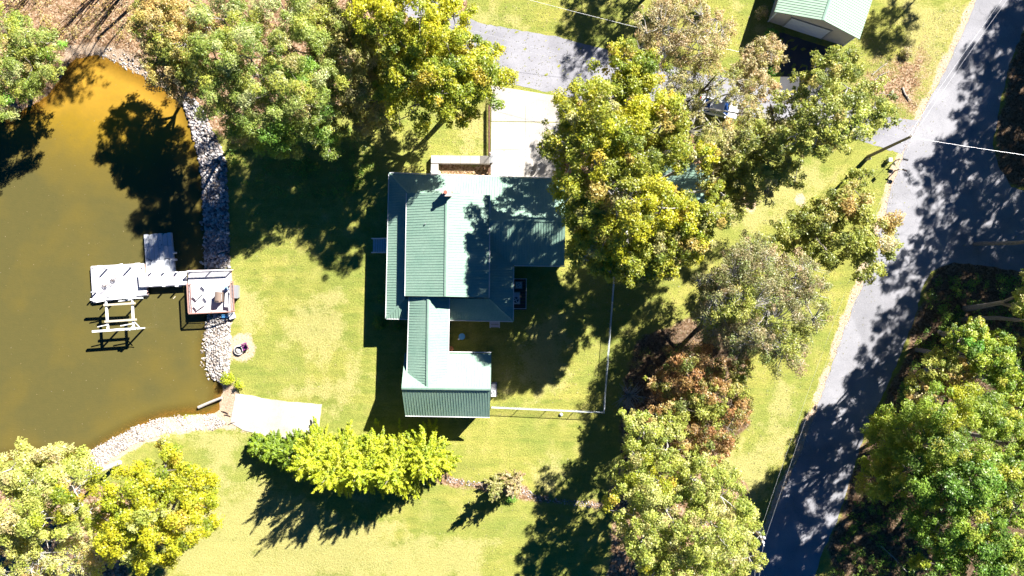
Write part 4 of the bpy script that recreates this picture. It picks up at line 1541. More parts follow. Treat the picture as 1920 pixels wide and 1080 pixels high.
TOPX = P(1925, -25, 8.8)
wire('upper power line from the leaning pole along the road to the top right', off(PB, 0.10, 0, 0.2), off(TOPX, 1.2, 3, 0), 0.5, 0.008)
wire('middle power line from the leaning pole along the road to the top right', off(PB, -0.05, 0.1, -0.5), off(TOPX, 0.8, 3, -0.5), 0.5, 0.010)
wire('power line crossing the road from the leaning pole to the right edge', off(PB, 0.1, 0, -0.3), P(1960, 296, 8.2), 0.2, 0.010)
wire('longer outer power line running down the roadside between the two poles', off(PB, 0.1, 0, 0.2), off(PD, 0.25, 0, 0.1), 0.8, 0.006)
wire('inner power line running down the roadside between the two poles', off(PB, -0.15, 0, -0.6), off(PD, -0.30, 0, -0.4), 0.9, 0.006)
wire('outer power line leaving the lower pole towards the bottom edge', off(PD, 0.1, -0.5, 0.1), P(1420, 1130, 8.5), 0.2, 0.010)
wire('inner power line leaving the lower pole towards the bottom edge', off(PD, -0.25, -0.5, -0.4), P(1412, 1130, 8.0), 0.2, 0.010)
wire('upper cable crossing above the asphalt lane left of the big oak', off(PB, -0.1, 0, -1.0), P(700, 5, 6.0), 1.2, 0.007)
wire('lower cable crossing above the asphalt lane left of the big oak', off(PB, -0.1, 0.1, -1.4), P(700, 20, 5.8), 1.3, 0.007)
wire('thin cable crossing the top lawn beside the brown tree', P(880, -30, 6.5), P(1450, 112, 4.0), 0.4, 0.012)

# ------------------------------------------------------------------ mail boxes, pedestal
def mailbox(label, px, py, rz, arm=0.5):
    p = P(px, py, 0.0)
    t = thing('mailbox', label, 'mailbox', p, rz, group='mailboxes by the road')
    MB().box((0, 0, 0.55), (0.10, 0.10, 1.1)).build('post', M_TANWOOD, t)
    MB().box((arm / 2, 0, 1.08), (arm + 0.3, 0.09, 0.09)).build('arm', M_TANWOOD, t)
    n = 8
    pr = [(-0.10, 0)] + [(math.cos(math.pi - math.pi * k / n) * 0.10, 0.13 + math.sin(math.pi * k / n) * 0.10) for k in range(n + 1)] + [(0.10, 0)]
    k = len(pr)
    vv = [(arm - 0.25, y, 1.13 + z) for y, z in pr] + [(arm + 0.27, y, 1.13 + z) for y, z in pr]
    MB().add(vv, [list(range(k))[::-1], [k + i for i in range(k)]] + [[i, (i + 1) % k, k + (i + 1) % k, k + i] for i in range(k)]).build('box', M_BLACK, t)
    MB().box((arm + 0.281, 0, 1.24), (0.015, 0.17, 0.20)).build('door', M_GREY, t)
    MB().box((arm, -0.11, 1.33), (0.03, 0.01, 0.16)).build('flag', M_RED, t)
    return t


mailbox('dark mailbox on a post by the road edge, nearer the side lane', 1679, 301, R(-12))
mailbox('dark mailbox on a post by the road edge, farther from the side lane', 1678, 320, R(-16))
p = P(1676, 307, 1.6)
t = thing('road_marker', 'thin white marker post with a small plate on the roadside grass', 'marker post', (p.x, p.y, 0))
MB().tube([(0, 0, 0), (0, 0, 1.7)], 0.025, 6).build('post', M_WHITE, t)
MB().box((0, 0, 1.65), (0.03, 0.40, 0.42), R(30)).build('plate', M_GREY, t)
p = P(1668, 300, 0.4)
t = thing('utility_pedestal', 'small pale green utility pedestal standing on the grass by the mailboxes', 'pedestal', (p.x, p.y, 0))
MB().box((0, 0, 0.3), (0.36, 0.36, 0.6)).build('case', mat('pale_green_metal', (0.45, 0.55, 0.45), 0.5), t, bevel=0.03)
MB().box((0, 0, 0.62), (0.42, 0.42, 0.06)).build('lid', M_WHITE, t, bevel=0.02)
p = P(1632, 297, 0.9)
setp(MB().box((p.x, p.y, 0.45), (0.22, 0.22, 0.9)).lathe([(0.14, 0.9), (0.02, 1.0)], (p.x, p.y, 0), 4).build('marker_post', M_TANWOOD), 'short wooden post beside the base of the leaning pole', 'post')

# ------------------------------------------------------------------ parked car
def car():
    p = P(1347, 203, 0.6)
    t = thing('parked_car', 'white car with dark blue glass parked on the lane under the trees', 'car', (p.x, p.y, 0.01), R(-12))
    Lc, Wc = 4.7, 1.86
    prof = [(-2.35, 0.32), (-2.35, 0.78), (-2.2, 0.92), (-1.55, 0.97), (-0.95, 1.42), (0.45, 1.45), (1.15, 1.0), (2.05, 0.86), (2.34, 0.66), (2.35, 0.32)]
    # body up to the beltline
    body = [(-2.35, 0.30), (-2.36, 0.72), (-2.22, 0.90), (-1.7, 0.97), (1.1, 0.98), (2.0, 0.86), (2.32, 0.66), (2.35, 0.30)]
    n = len(body)
    rows = [(-1.0, 0.90), (-0.92, 1.0), (0.92, 1.0), (1.0, 0.90)]
    v = []
    for ys, zs in rows:
        for x, z in body:
            e = 1 - 0.05 * (abs(x) / 2.35) ** 4
            v.append((x * (0.985 if abs(ys) == 1 else 1), ys * Wc / 2 * e, 0.30 + (z - 0.30) * (zs if abs(ys) == 1 else 1)))
    f = []
    for r_ in range(3):
        for k in range(n):
            a = r_ * n + k; b = r_ * n + (k + 1) % n
            f.append((a, b, b + n, a + n))
    f.append(list(range(n))[::-1]); f.append([3 * n + k for k in range(n)])
    MB().add(v, f).build('body', M_CARWHITE, t, bevel=0.04, smooth=False)
    # cabin glass with roof panel
    def ring(z, x0, x1, w):
        return [(x0, -w / 2, z), (x1, -w / 2, z), (x1, w / 2, z), (x0, w / 2, z)]
    v = ring(0.96, -1.75, 1.15, 1.66) + ring(1.40, -1.15, 0.45, 1.32)
    MB().add(v, [(0, 1, 5, 4), (1, 2, 6, 5), (2, 3, 7, 6), (3, 0, 4, 7), (4, 5, 6, 7)]).build('windscreen_glass', M_CARGLASS, t)
    v = ring(1.40, -1.2, 0.48, 1.36) + ring(1.46, -1.1, 0.36, 1.24)
    MB().add(v, [(0, 1, 5, 4), (1, 2, 6, 5), (2, 3, 7, 6), (3, 0, 4, 7), (4, 5, 6, 7), (3, 2, 1, 0)]).build('roof', M_CARWHITE, t, bevel=0.03)
    for s_ in (-1, 1):
        for x0, x1, xt0, xt1 in ((1.15, 1.08, 0.47, 0.40), (-1.75, -1.68, -1.18, -1.11), (-0.3, -0.2, -0.3, -0.2)):
            MB().tube([(x0, s_ * 0.83, 0.97), (xt0, s_ * 0.665, 1.41)], 0.04, 5).build('pillar', M_CARWHITE, t)
        MB().box((0.85, s_ * 1.0, 1.0), (0.16, 0.2, 0.13)).build('mirror', M_CARWHITE, t, bevel=0.02)
        MB().box((2.27, s_ * 0.66, 0.66), (0.12, 0.36, 0.13)).build('headlight', M_GLASS, t)
        MB().box((-2.33, s_ * 0.70, 0.74), (0.08, 0.30, 0.14)).build('taillight', M_RED, t)
        for x in (-1.4, 1.42):
            w = MB().lathe([(0.18, -0.11), (0.33, -0.11), (0.34, -0.05), (0.34, 0.05), (0.33, 0.11), (0.18, 0.11)], (0, 0, 0), 20)
            mx = Matrix.Translation((x, s_ * 0.84, 0.335)) @ Matrix.Rotation(R(90), 4, 'X')
            w.v = [tuple(mx @ Vector(q)) for q in w.v]
            wh = w.build('wheel', M_RUBBER, t)
            w = MB().lathe([(0.20, -0.115), (0.20, 0.115)], (0, 0, 0), 14)
            w.v = [tuple(mx @ Vector(q)) for q in w.v]
            w.build('rim', M_GREY, wh)


car()
#PART3
# ------------------------------------------------------------------ stones
def tint_material(name, rough=0.9):
    m = bpy.data.materials.new(name)
    m.use_nodes = True
    nt = m.node_tree
    b = nt.nodes['Principled BSDF']
    b.inputs['Roughness'].default_value = rough
    b.inputs['Specular IOR Level'].default_value = 0.2
    at = nt.nodes.new('ShaderNodeAttribute')
    at.attribute_name = 'tint'
    geo = nt.nodes.new('ShaderNodeNewGeometry')
    n = noise_out(nt, geo.outputs['Position'], 9.0, 4, 0.7)
    c = mixc(nt, 1.0, at.outputs['Color'], ramp(nt, n, [(0.3, (0.72, 0.72, 0.72)), (0.7, (1.1, 1.1, 1.1))]), 'MULTIPLY')
    nt.links.new(c, b.inputs['Base Color'])
    return m


M_STONE = tint_material('loose_stone')
t_ = (1 + 5 ** 0.5) / 2
ICO = np.array([(-1, t_, 0), (1, t_, 0), (-1, -t_, 0), (1, -t_, 0), (0, -1, t_), (0, 1, t_), (0, -1, -t_), (0, 1, -t_), (t_, 0, -1), (t_, 0, 1), (-t_, 0, -1), (-t_, 0, 1)]) / math.hypot(1, t_)
ICF = np.array([(0, 11, 5), (0, 5, 1), (0, 1, 7), (0, 7, 10), (0, 10, 11), (1, 5, 9), (5, 11, 4), (11, 10, 2), (10, 7, 6), (7, 1, 8), (3, 9, 4), (3, 4, 2), (3, 2, 6), (3, 6, 8), (3, 8, 9), (4, 9, 5), (2, 4, 11), (6, 2, 10), (8, 6, 7), (9, 8, 1)])


def rand_in(poly, n, edge_soft=0.0):
    xs = [p[0] for p in poly]; ys = [p[1] for p in poly]
    out = np.zeros((0, 2))
    while len(out) < n:
        q = np.stack([RNG.uniform(min(xs), max(xs), n * 2), RNG.uniform(min(ys), max(ys), n * 2)], 1)
        out = np.concatenate([out, q[inside(q[:, 0], q[:, 1], poly)]])
    return out[:n]


def stones(name, label, cat, polys, smin, smax, cols, kind='stuff', lift=0.3):
    Vs, Fs, Ts = [], [], []
    base = 0
    for poly, n in polys:
        q = rand_in(poly, n)
        z = base_z(q[:, 0], q[:, 1])
        k = (1 - z / H) / S
        c = np.stack([(q[:, 0] - 960) * k, -(q[:, 1] - 540) * k, z], 1)
        s = RNG.uniform(smin, smax, n) ** 1.0
        c[:, 2] += s * RNG.uniform(0.0, lift * 2, n)
        sc = np.stack([s * RNG.uniform(0.8, 1.35, n), s * RNG.uniform(0.8, 1.25, n), s * RNG.uniform(0.5, 0.85, n)], 1)
        v = ICO[None] * RNG.uniform(0.78, 1.15, (n, 12, 1)) * sc[:, None]
        a = RNG.uniform(0, 6.28, n)
        ca, sa = np.cos(a)[:, None], np.sin(a)[:, None]
        x = v[:, :, 0] * ca - v[:, :, 1] * sa; y = v[:, :, 0] * sa + v[:, :, 1] * ca
        tl = RNG.uniform(-0.5, 0.5, (n, 1))
        zz = v[:, :, 2] + x * tl
        v = np.stack([x, y, zz], 2) + c[:, None]
        Vs.append(v.reshape(-1, 3))
        Fs.append((ICF[None] + (base + np.arange(n) * 12)[:, None, None]).reshape(-1, 3))
        base += n * 12
        col = np.array(cols)[RNG.integers(0, len(cols), n)] * RNG.uniform(0.75, 1.15, (n, 1))
        Ts.append(np.repeat(col, 20, 0))
    o = raw_mesh(name, np.concatenate(Vs), np.concatenate(Fs), M_STONE, tint=np.concatenate(Ts))
    setp(o, label, cat, kind=kind)
    return o


GREYS = [(0.52, 0.49, 0.48), (0.40, 0.37, 0.37), (0.60, 0.58, 0.56), (0.25, 0.23, 0.23), (0.42, 0.33, 0.28), (0.16, 0.14, 0.13)]
WHITES = [(0.50, 0.46, 0.42), (0.60, 0.56, 0.52), (0.36, 0.31, 0.27), (0.46, 0.38, 0.32), (0.24, 0.20, 0.17), (0.66, 0.63, 0.60)]
stones('riprap', 'grey stone riprap bank above the dock', 'riprap',
       [([(340, 182), (366, 186), (384, 214), (402, 252), (424, 300), (429, 400), (431, 502), (385, 503), (384, 400), (379, 330), (366, 270), (352, 222)], 3400),
        ([(376, 360), (388, 360), (390, 502), (372, 500)], 160)], 0.08, 0.23, GREYS)
stones('riprap', 'pale stone riprap bank below the dock', 'riprap',
       [([(390, 590), (430, 588), (433, 640), (430, 700), (420, 718), (400, 712), (388, 690), (386, 640)], 2300), ([(368, 600), (388, 600), (386, 690), (398, 716), (380, 710), (366, 660)], 150)], 0.05, 0.17, WHITES)
stones('gravel_shore', 'pale gravel along the lower shore', 'gravel',
       [([(160, 852), (196, 824), (240, 804), (300, 784), (400, 776), (425, 794), (400, 806), (330, 808), (250, 832), (205, 862), (180, 888), (150, 880)], 4200),
        ([(150, 845), (196, 816), (240, 797), (300, 778), (380, 772), (380, 779), (300, 788), (240, 806), (170, 850)], 260)], 0.035, 0.13, WHITES, lift=0.15)
stones('gravel_shore', 'scattered pebbles on the top shore', 'gravel',
       [([(120, 106), (180, 84), (240, 100), (300, 138), (340, 180), (330, 188), (262, 144), (205, 116), (150, 102)], 300)], 0.05, 0.14, WHITES, lift=0.15)
stones('ditch_stones', 'pale stones along the small ditch at the bottom of the lawn', 'stones',
       [([(832, 893), (985, 916), (1010, 930), (1130, 944), (1130, 954), (1005, 940), (980, 926), (832, 903)], 420)], 0.03, 0.10, GREYS, lift=0.15)
stones('roadside_gravel', 'gravel crumbs along the left edge of the road', 'gravel',
       [([(ROAD_L[i][0] - 8, ROAD_L[i][1]) for i in range(2, 20)] + [(ROAD_L[i][0] + 5, ROAD_L[i][1]) for i in range(19, 1, -1)], 1500)], 0.02, 0.06, WHITES, lift=0.1)

# ------------------------------------------------------------------ trees
PAL = {
    'yellow': [((.36, .36, .030), 4), ((.30, .33, .035), 4), ((.22, .27, .03), 2.5), ((.14, .20, .03), 1), ((.42, .34, .05), 1)],
    'gold': [((.42, .40, .025), 4), ((.39, .39, .03), 4), ((.29, .32, .03), 2.5), ((.20, .25, .03), 1), ((.46, .36, .06), .6)],
    'oakyellow': [((.37, .36, .035), 3), ((.30, .32, .045), 4), ((.24, .27, .04), 3), ((.17, .21, .04), 1.5), ((.40, .31, .10), .8), ((.36, .34, .17), 1.2)],
    'feather': [((.30, .35, .12), 4), ((.23, .29, .07), 4), ((.16, .22, .05), 2.5), ((.38, .41, .22), 2), ((.34, .36, .08), 2.5), ((.40, .33, .16), .7)],
    'rust': [((.46, .33, .15), 4), ((.50, .39, .22), 3), ((.38, .31, .11), 3), ((.26, .26, .08), 2.5), ((.54, .46, .34), 1)],
    'pinkbrown': [((.42, .31, .21), 4), ((.48, .40, .31), 3), ((.32, .27, .16), 2.5), ((.38, .34, .14), 2), ((.26, .21, .12), 1)],
    'tan': [((.34, .31, .15), 4), ((.40, .36, .21), 3), ((.28, .28, .10), 3), ((.22, .24, .08), 2)],
    'greybrown': [((.30, .26, .17), 4), ((.26, .26, .13), 4), ((.36, .27, .20), 3), ((.18, .18, .09), 3), ((.22, .26, .10), 2)],
    'olive': [((.29, .31, .07), 4), ((.34, .35, .10), 3), ((.22, .25, .06), 3), ((.15, .18, .05), 1.5), ((.38, .33, .13), 1)],
    'red': [((.36, .19, .10), 4), ((.30, .18, .08), 3), ((.42, .27, .15), 3), ((.23, .21, .07), 4), ((.16, .19, .05), 3)],
    'lime': [((.39, .42, .11), 4), ((.33, .37, .09), 4), ((.44, .45, .19), 3), ((.25, .30, .07), 2.5), ((.38, .35, .15), 1)],
    'pale': [((.44, .44, .15), 4), ((.48, .46, .24), 3), ((.36, .39, .10), 3), ((.27, .30, .08), 2), ((.48, .41, .24), 1.5)],
    'deep': [((.13, .24, .04), 4), ((.19, .30, .05), 4), ((.09, .17, .03), 2.5), ((.28, .34, .06), 1.5), ((.24, .33, .09), 1)],
    'deepyellow': [((.30, .36, .05), 4), ((.24, .32, .05), 4), ((.16, .25, .04), 2.5), ((.10, .17, .03), 1.5), ((.40, .40, .08), 2)],
    'bright': [((.17, .36, .06), 4), ((.23, .42, .08), 3), ((.11, .25, .04), 3)],
    'cypress': [((.42, .46, .03), 4), ((.36, .42, .03), 4), ((.27, .34, .03), 2), ((.48, .49, .05), 2)],
    'hedge': [((.20, .29, .03), 4), ((.27, .36, .035), 3), ((.12, .19, .02), 2)],
}


def pick(pal, n):
    c = np.array([p[0] for p in PAL[pal]]); w = np.array([p[1] for p in PAL[pal]], float)
    return c[RNG.choice(len(c), n, p=w / w.sum())]


def leaf_quads(c, nrm, a_len, b_len, axis=None):
    """c centres, nrm normals -> verts (n*4), faces"""
    n = len(c)
    nrm = nrm / (np.linalg.norm(nrm, axis=1, keepdims=True) + 1e-9)
    r = RNG.normal(size=(n, 3)) if axis is None else axis + RNG.normal(size=(n, 3)) * 0.25
    a = r - nrm * (r * nrm).sum(1, keepdims=True)
    a /= np.linalg.norm(a, axis=1, keepdims=True) + 1e-9
    b = np.cross(nrm, a)
    al = (np.asarray(a_len) * RNG.uniform(0.65, 1.3, n))[:, None]
    bl = (np.asarray(b_len) * RNG.uniform(0.65, 1.3, n))[:, None]
    v = np.stack([c - a * al, c + a * al * 0.7 + b * bl, c + a * al * 0.7 - b * bl], 1).reshape(-1, 3)
    f = np.arange(n * 3).reshape(n, 3)
    return v, f


def crown_leaves(centres, radii, tints, dens, a, b, flat=0.7, upn=0.55):
    """leaves round many puff centres; the number goes with each puff's area"""
    cnt = np.maximum(6, (dens * radii ** 2)).astype(int)
    idx = np.repeat(np.arange(len(centres)), cnt)
    n = len(idx)
    d = RNG.normal(size=(n, 3))
    d /= np.linalg.norm(d, axis=1, keepdims=True)
    d[:, 2] = np.where(d[:, 2] < -0.3, -d[:, 2], d[:, 2])
    rr = radii[idx] * (0.35 + 0.75 * RNG.random(n) ** 0.6)
    bump = 1 + 0.28 * np.sin(d[:, 0] * 5 + idx) * np.sin(d[:, 1] * 5 + idx * 1.7)
    off = d * (rr * bump)[:, None]
    off[:, 2] *= flat
    pos = centres[idx] + off
    nrm = d * 0.45 + np.array([0, 0, upn]) + RNG.normal(size=(n, 3)) * 0.42
    v, f = leaf_quads(pos, nrm, np.full(n, a), np.full(n, b))
    t = tints[idx] * RNG.uniform(0.72, 1.22, (n, 1)) * (1 + RNG.normal(size=(n, 3)) * 0.05)
    return v, f, np.clip(t * np.array([1.32, 1.32, 0.95]), 0.005, 0.8)


KIND = {   # palette, puff radius range, cover, leaf density, leaf a, b, twig share
    'broad': dict(pr=(0.40, 0.95), cover=2.5, dens=420, a=.125, b=.080, twig=.30),
    'broadfine': dict(pr=(0.32, 0.75), cover=2.6, dens=440, a=.105, b=.070, twig=.35),
    'feathery': dict(pr=(0.40, 0.95), cover=2.45, dens=480, a=.145, b=.048, twig=.25),
    'sparse': dict(pr=(0.28, 0.7), cover=2.1, dens=300, a=.092, b=.060, twig=1.0),
    'thin': dict(pr=(0.30, 0.75), cover=1.3, dens=230, a=.10, b=.065, twig=1.0),
}
TREES = 0


def tree(label, name, pal, kind, lobes, base=None, pal2=None, mix2=0.0, bark=None, trunk_r=0.26, group=None, cat='tree', flatz=1.1, cover=1.0, seed=None):
    """lobes: (px, py, r_px, centre height)"""
    global TREES
    TREES += 1
    k = KIND[kind]
    LB = []
    for (px, py, rp, hh) in lobes:
        c = P(px, py, hh)
        LB.append((np.array(c), 1.07 * rp / S * (1 - hh / H)))
    w = np.array([r * r for _, r in LB]); cc = sum(c * ww for (c, _), ww in zip(LB, w)) / w.sum()
    if base is None:
        bx, by = cc[0] * 0.985, cc[1] * 0.985
    else:
        q = P(*base, 0); bx, by = q.x, q.y
    bz_ = gw(bx, by)
    t = thing(name, label, cat, (bx, by, bz_), group=group)
    O = np.array([bx, by, bz_])
    bark = bark or M_BARK
    tb = MB(); br = MB()
    top = Vector(cc - O) * 1.0
    top.z = max(1.0, (cc[2] - bz_) * 0.62)
    mid = top * 0.5 + Vector((random.uniform(-.3, .3), random.uniform(-.3, .3), 0))
    tb.tube([(0, 0, -0.2), (0, 0, 0.25), mid, top], [trunk_r * 1.5, trunk_r * 1.05, trunk_r * 0.85, trunk_r * 0.6], 9)
    tb.build('trunk', bark, t)
    C, RR, TT = [], [], []
    for li, (c, r) in enumerate(LB):
        lc = Vector(c - O)
        start = top * random.uniform(0.75, 1.0)
        j = Vector((random.uniform(-.5, .5), random.uniform(-.5, .5), random.uniform(0, .6)))
        br.tube([start, start.lerp(lc, 0.5) + j * 0.6, lc], [trunk_r * 0.55, trunk_r * 0.38, trunk_r * 0.22], 6)
        prm = (k['pr'][0] + k['pr'][1]) / 2
        scale = min(1.0, max(0.35, r / 3.0))
        n = max(5, int(k['cover'] * cover * r * r / (prm * scale) ** 2 * 0.8))
        d = RNG.normal(size=(n, 3)); d /= np.linalg.norm(d, axis=1, keepdims=True)
        d[:, 2] = np.abs(d[:, 2]) * np.where(RNG.random(n) < 0.42, -0.9, 0.85)
        th = np.arctan2(d[:, 1], d[:, 0])
        ph = random.uniform(0, 6)
        rag = 1 + 0.16 * np.sin(th * 3 + ph) + 0.12 * np.sin(th * 5 + 2 * ph) + 0.08 * np.sin(th * 9 + ph)
        rad = r * (0.35 + 0.63 * RNG.random(n) ** 0.45) * rag
        pc = d * rad[:, None]
        zmax = min(r * flatz, (c[2] - bz_) * 0.55)
        pc[:, 2] = d[:, 2] * zmax * (0.6 + 0.4 * RNG.random(n)) * 1.0
        # holes: drop puffs where a slow pattern is low
        keep = wob(pc[:, 0], pc[:, 1], 1.9, li + TREES) > (-0.5 if kind in ('broad', 'broadfine', 'feathery') else -0.5)
        pc = pc[keep]; n = len(pc)
        rr = RNG.uniform(*k['pr'], n) * scale
        use2 = wob(pc[:, 0] + c[0], pc[:, 1] + c[1], 0.55, 9) > (1 - 2.2 * mix2)
        tt = pick(pal, n)
        if pal2:
            t2 = pick(pal2, n)
            tt = np.where(use2[:, None], t2, tt)
        # neighbouring puffs share a colour in drifts
        drift = 1 + 0.16 * wob(pc[:, 0] + c[0], pc[:, 1] + c[1], 0.7, TREES)
        tt = tt * drift[:, None]
        C.append(pc + c - O); RR.append(rr); TT.append(tt)
        # limbs and twigs
        nb = max(3, int(r * 1.6))
        hubs = []
        order = RNG.permutation(n)
        for q in order[:nb]:
            e = Vector(pc[q] + c - O)
            h_ = lc.lerp(e, 0.7) + Vector((0, 0, random.uniform(-0.2, 0.3)))
            m_ = lc.lerp(h_, 0.5) + Vector((random.uniform(-.3, .3), random.uniform(-.3, .3), random.uniform(-.3, .2)))
            br.tube([lc, m_, h_], [trunk_r * 0.24, trunk_r * 0.17, trunk_r * 0.12], 5, cap=False)
            hubs.append(h_)
        HA = np.array(hubs)
        tw = order[:int(n * k['twig'])]
        for q in tw:
            e = Vector(pc[q] + c - O)
            h_ = hubs[int(np.argmin(((HA - np.array(e)) ** 2).sum(1)))]
            e = e + Vector((random.uniform(-.2, .2), random.uniform(-.2, .2), rr[q] * random.uniform(0.1, 0.6)))
            m_ = h_.lerp(e, 0.55) + Vector((random.uniform(-.2, .2), random.uniform(-.2, .2), random.uniform(-.25, .1)))
            br.tube([h_, m_, e], [trunk_r * 0.12, trunk_r * 0.075, 0.010], 4, cap=False)
    br.build('branches', bark if kind in ('broad', 'feathery') and bark is M_BARK else bark, t)
    v, f, tn = crown_leaves(np.concatenate(C), np.concatenate(RR), np.concatenate(TT), k['dens'], k['a'], k['b'])
    cr = raw_mesh('crown', v, f, M_LEAF, t, tint=tn)
    return t


def cypress(label, name, pal, base, h, r, n_spike=170, lean=(0, 0), group=None, cat='tree', per=70, zlow=0.03):
    q = P(*base, 0)
    z0 = gw(q.x, q.y)
    t = thing(name, label, cat, (q.x, q.y, z0), group=group)
    MB().tube([(0, 0, -0.2), (lean[0] * 0.5, lean[1] * 0.5, h * 0.5), (lean[0], lean[1], h * 0.95)], [0.2, 0.13, 0.03], 8).build('trunk', M_BARK, t)
    u = RNG.random(n_spike)
    z = h * (zlow + (1 - zlow) * (1 - np.sqrt(1 - u * 0.985)))
    th = RNG.uniform(0, 2 * math.pi, n_spike)
    f_ = z / h
    rr = r * (1 - f_) ** 0.75 * (1 + 0.22 * np.sin(th * 3 + h) + 0.14 * np.sin(th * 7 + r)) * RNG.uniform(0.72, 1.05, n_spike)
    out = np.stack([np.cos(th), np.sin(th), np.zeros(n_spike)], 1)
    d = out * 0.8 + np.array([0, 0, 1.0]) * (0.35 + 0.9 * f_)[:, None] + RNG.normal(size=(n_spike, 3)) * 0.16
    d /= np.linalg.norm(d, axis=1, keepdims=True)
    L_ = RNG.uniform(0.9, 2.7, n_spike) * (0.75 + 0.25 * (1 - f_)) * min(1, r / 2.2)
    start = out * np.maximum(0, rr - L_ * 0.62)[:, None]
    start[:, 2] = z - 0.2
    start[:, 0] += lean[0] * f_; start[:, 1] += lean[1] * f_
    idx = np.repeat(np.arange(n_spike), per)
    n = len(idx)
    tt = RNG.random(n) ** 0.8
    side = RNG.normal(size=(n, 3)) * (0.15 * (1 - tt) + 0.03)[:, None] * min(1, r / 2.2 + 0.2)
    pos = start[idx] + d[idx] * (tt * L_[idx])[:, None] + side
    ax = d[idx] + side * 2.5
    nrm = np.array([0.1, 0.1, 1.0]) + out[idx] * 0.2 + RNG.normal(size=(n, 3)) * 0.45
    v, f = leaf_quads(pos, nrm, np.full(n, 0.125), np.full(n, 0.042), ax)
    col = pick(pal, n_spike)[idx] * RNG.uniform(0.75, 1.2, (n, 1))
    raw_mesh('crown', v, f, M_LEAF, t, tint=np.clip(col * np.array([1.32, 1.32, 1.0]), 0.004, 0.78))
    return t


def shrub(label, px, py, rp, h, pal='olive', name='shrub', kind='broadfine', group=None, dens=1.0):
    p = G(px, py)
    r = rp / S
    t = thing(name, label, 'shrub', p, group=group)
    br = MB()
    n = max(5, int(7 * r * r / 0.16))
    n = min(n, 90)
    d = RNG.normal(size=(n, 3)); d /= np.linalg.norm(d, axis=1, keepdims=True)
    d[:, 2] = np.abs(d[:, 2])
    pc = d * (r * (0.3 + 0.6 * RNG.random(n)))[:, None]
    pc[:, 2] = h * (0.25 + 0.6 * d[:, 2] * RNG.random(n) ** 0.3)
    for q in range(min(n, 14)):
        br.tube([(0, 0, -0.05), tuple(pc[q] * np.array([.5, .5, .6])), tuple(pc[q])], [0.03, 0.02, 0.008], 4, cap=False)
    br.build('stems', M_BARK, t)
    v, f, tn = crown_leaves(pc, RNG.uniform(0.22, 0.42, n) * min(1.3, max(0.6, r)), pick(pal, n), 420 * dens, .075, .045)
    raw_mesh('foliage', v, f, M_LEAF, t, tint=tn)
    return t
#PART4
G_LAKE = 'trees along the lake shore'
G_LANE = 'trees along the asphalt lane'
G_ROAD = 'roadside trees'
G_WOOD = 'woodland trees right of the road'
G_OFF = 'trees just outside the picture'
# --- top left
tree('feathery green tree leaning over the water at the top left corner', 'lakeside_tree', 'feather', 'feathery', [(10, 62, 50, 6.5), (48, 78, 40, 6.5), (60, 128, 44, 6), (18, 145, 48, 6), (95, 125, 26, 5.5), (88, 82, 28, 6), (-20, 190, 40, 6)], pal2='bright', mix2=.12, group=G_LAKE, base=(48, 148))
tree('small rusty tree between the lake corner and the feathery green trees', 'lakeside_tree', 'rust', 'broadfine', [(312, 50, 56, 8), (345, 100, 50, 8), (308, 118, 44, 7), (350, 150, 40, 7), (290, 20, 36, 8), (385, 55, 36, 9), (380, 160, 30, 8)], pal2='olive', mix2=.3, base=(360, 140), cover=1.4, group=G_LAKE, bark=M_PALEBARK)
tree('feathery green tree beside the top of the stone bank', 'lakeside_tree', 'feather', 'feathery', [(420, 40, 62, 13), (405, 110, 50, 12.5), (430, 170, 52, 12), (470, 110, 60, 14)], group=G_LAKE)
tree('feathery green tree, second from the stone bank, reaching the top edge', 'lakeside_tree', 'feather', 'feathery', [(540, 30, 66, 12), (555, 95, 58, 12), (605, 60, 46, 11)], pal2='tan', mix2=.3, group=G_LAKE)
tree('darker feathery tree whose skirt reaches down to the shaded lawn', 'lakeside_tree', 'feather', 'feathery', [(500, 180, 62, 12.5), (555, 185, 58, 12), (510, 225, 46, 11), (440, 215, 40, 10.5), (590, 225, 40, 9), (610, 150, 46, 11), (520, 258, 40, 8.5), (600, 258, 34, 7.5), (455, 252, 30, 8)], pal2='deep', mix2=.35, group=G_LAKE)
tree('fine twigged tan tree between the green trees and the golden oak', 'lakeside_tree', 'tan', 'broadfine', [(640, 50, 46, 10), (650, 110, 50, 10), (640, 165, 46, 9), (690, 70, 34, 9), (612, 95, 34, 10), (620, 20, 36, 10), (600, 190, 34, 9)], pal2='olive', mix2=.3, cover=1.3, group=G_LAKE)
tree('thin half bare tree standing over the shaded lawn under the golden oak', 'lakeside_tree', 'tan', 'broadfine', [(690, 180, 46, 8), (665, 225, 38, 6.5), (720, 130, 40, 8), (715, 215, 30, 7)], pal2='olive', mix2=.4, group=G_LAKE)
tree('golden yellow oak at the top edge left of the asphalt lane', 'oak', 'gold', 'broad', [(722, 40, 54, 14), (790, 30, 60, 15), (850, 30, 42, 14), (760, 90, 50, 13.5), (705, -20, 50, 13)], pal2='yellow', mix2=.3, group=G_LANE)
tree('wide yellow-green oak overhanging the left edge of the concrete drive', 'oak', 'yellow', 'broad', [(860, 110, 56, 14), (908, 148, 50, 13), (840, 165, 58, 14), (780, 140, 46, 13), (770, 200, 42, 11), (860, 205, 36, 10.5), (905, 100, 30, 12), (725, 165, 26, 10), (790, 85, 44, 8.5), (865, 108, 46, 8.5), (830, 168, 38, 8), (720, 120, 34, 8)], pal2='gold', mix2=.35, group=G_LANE, trunk_r=.34)
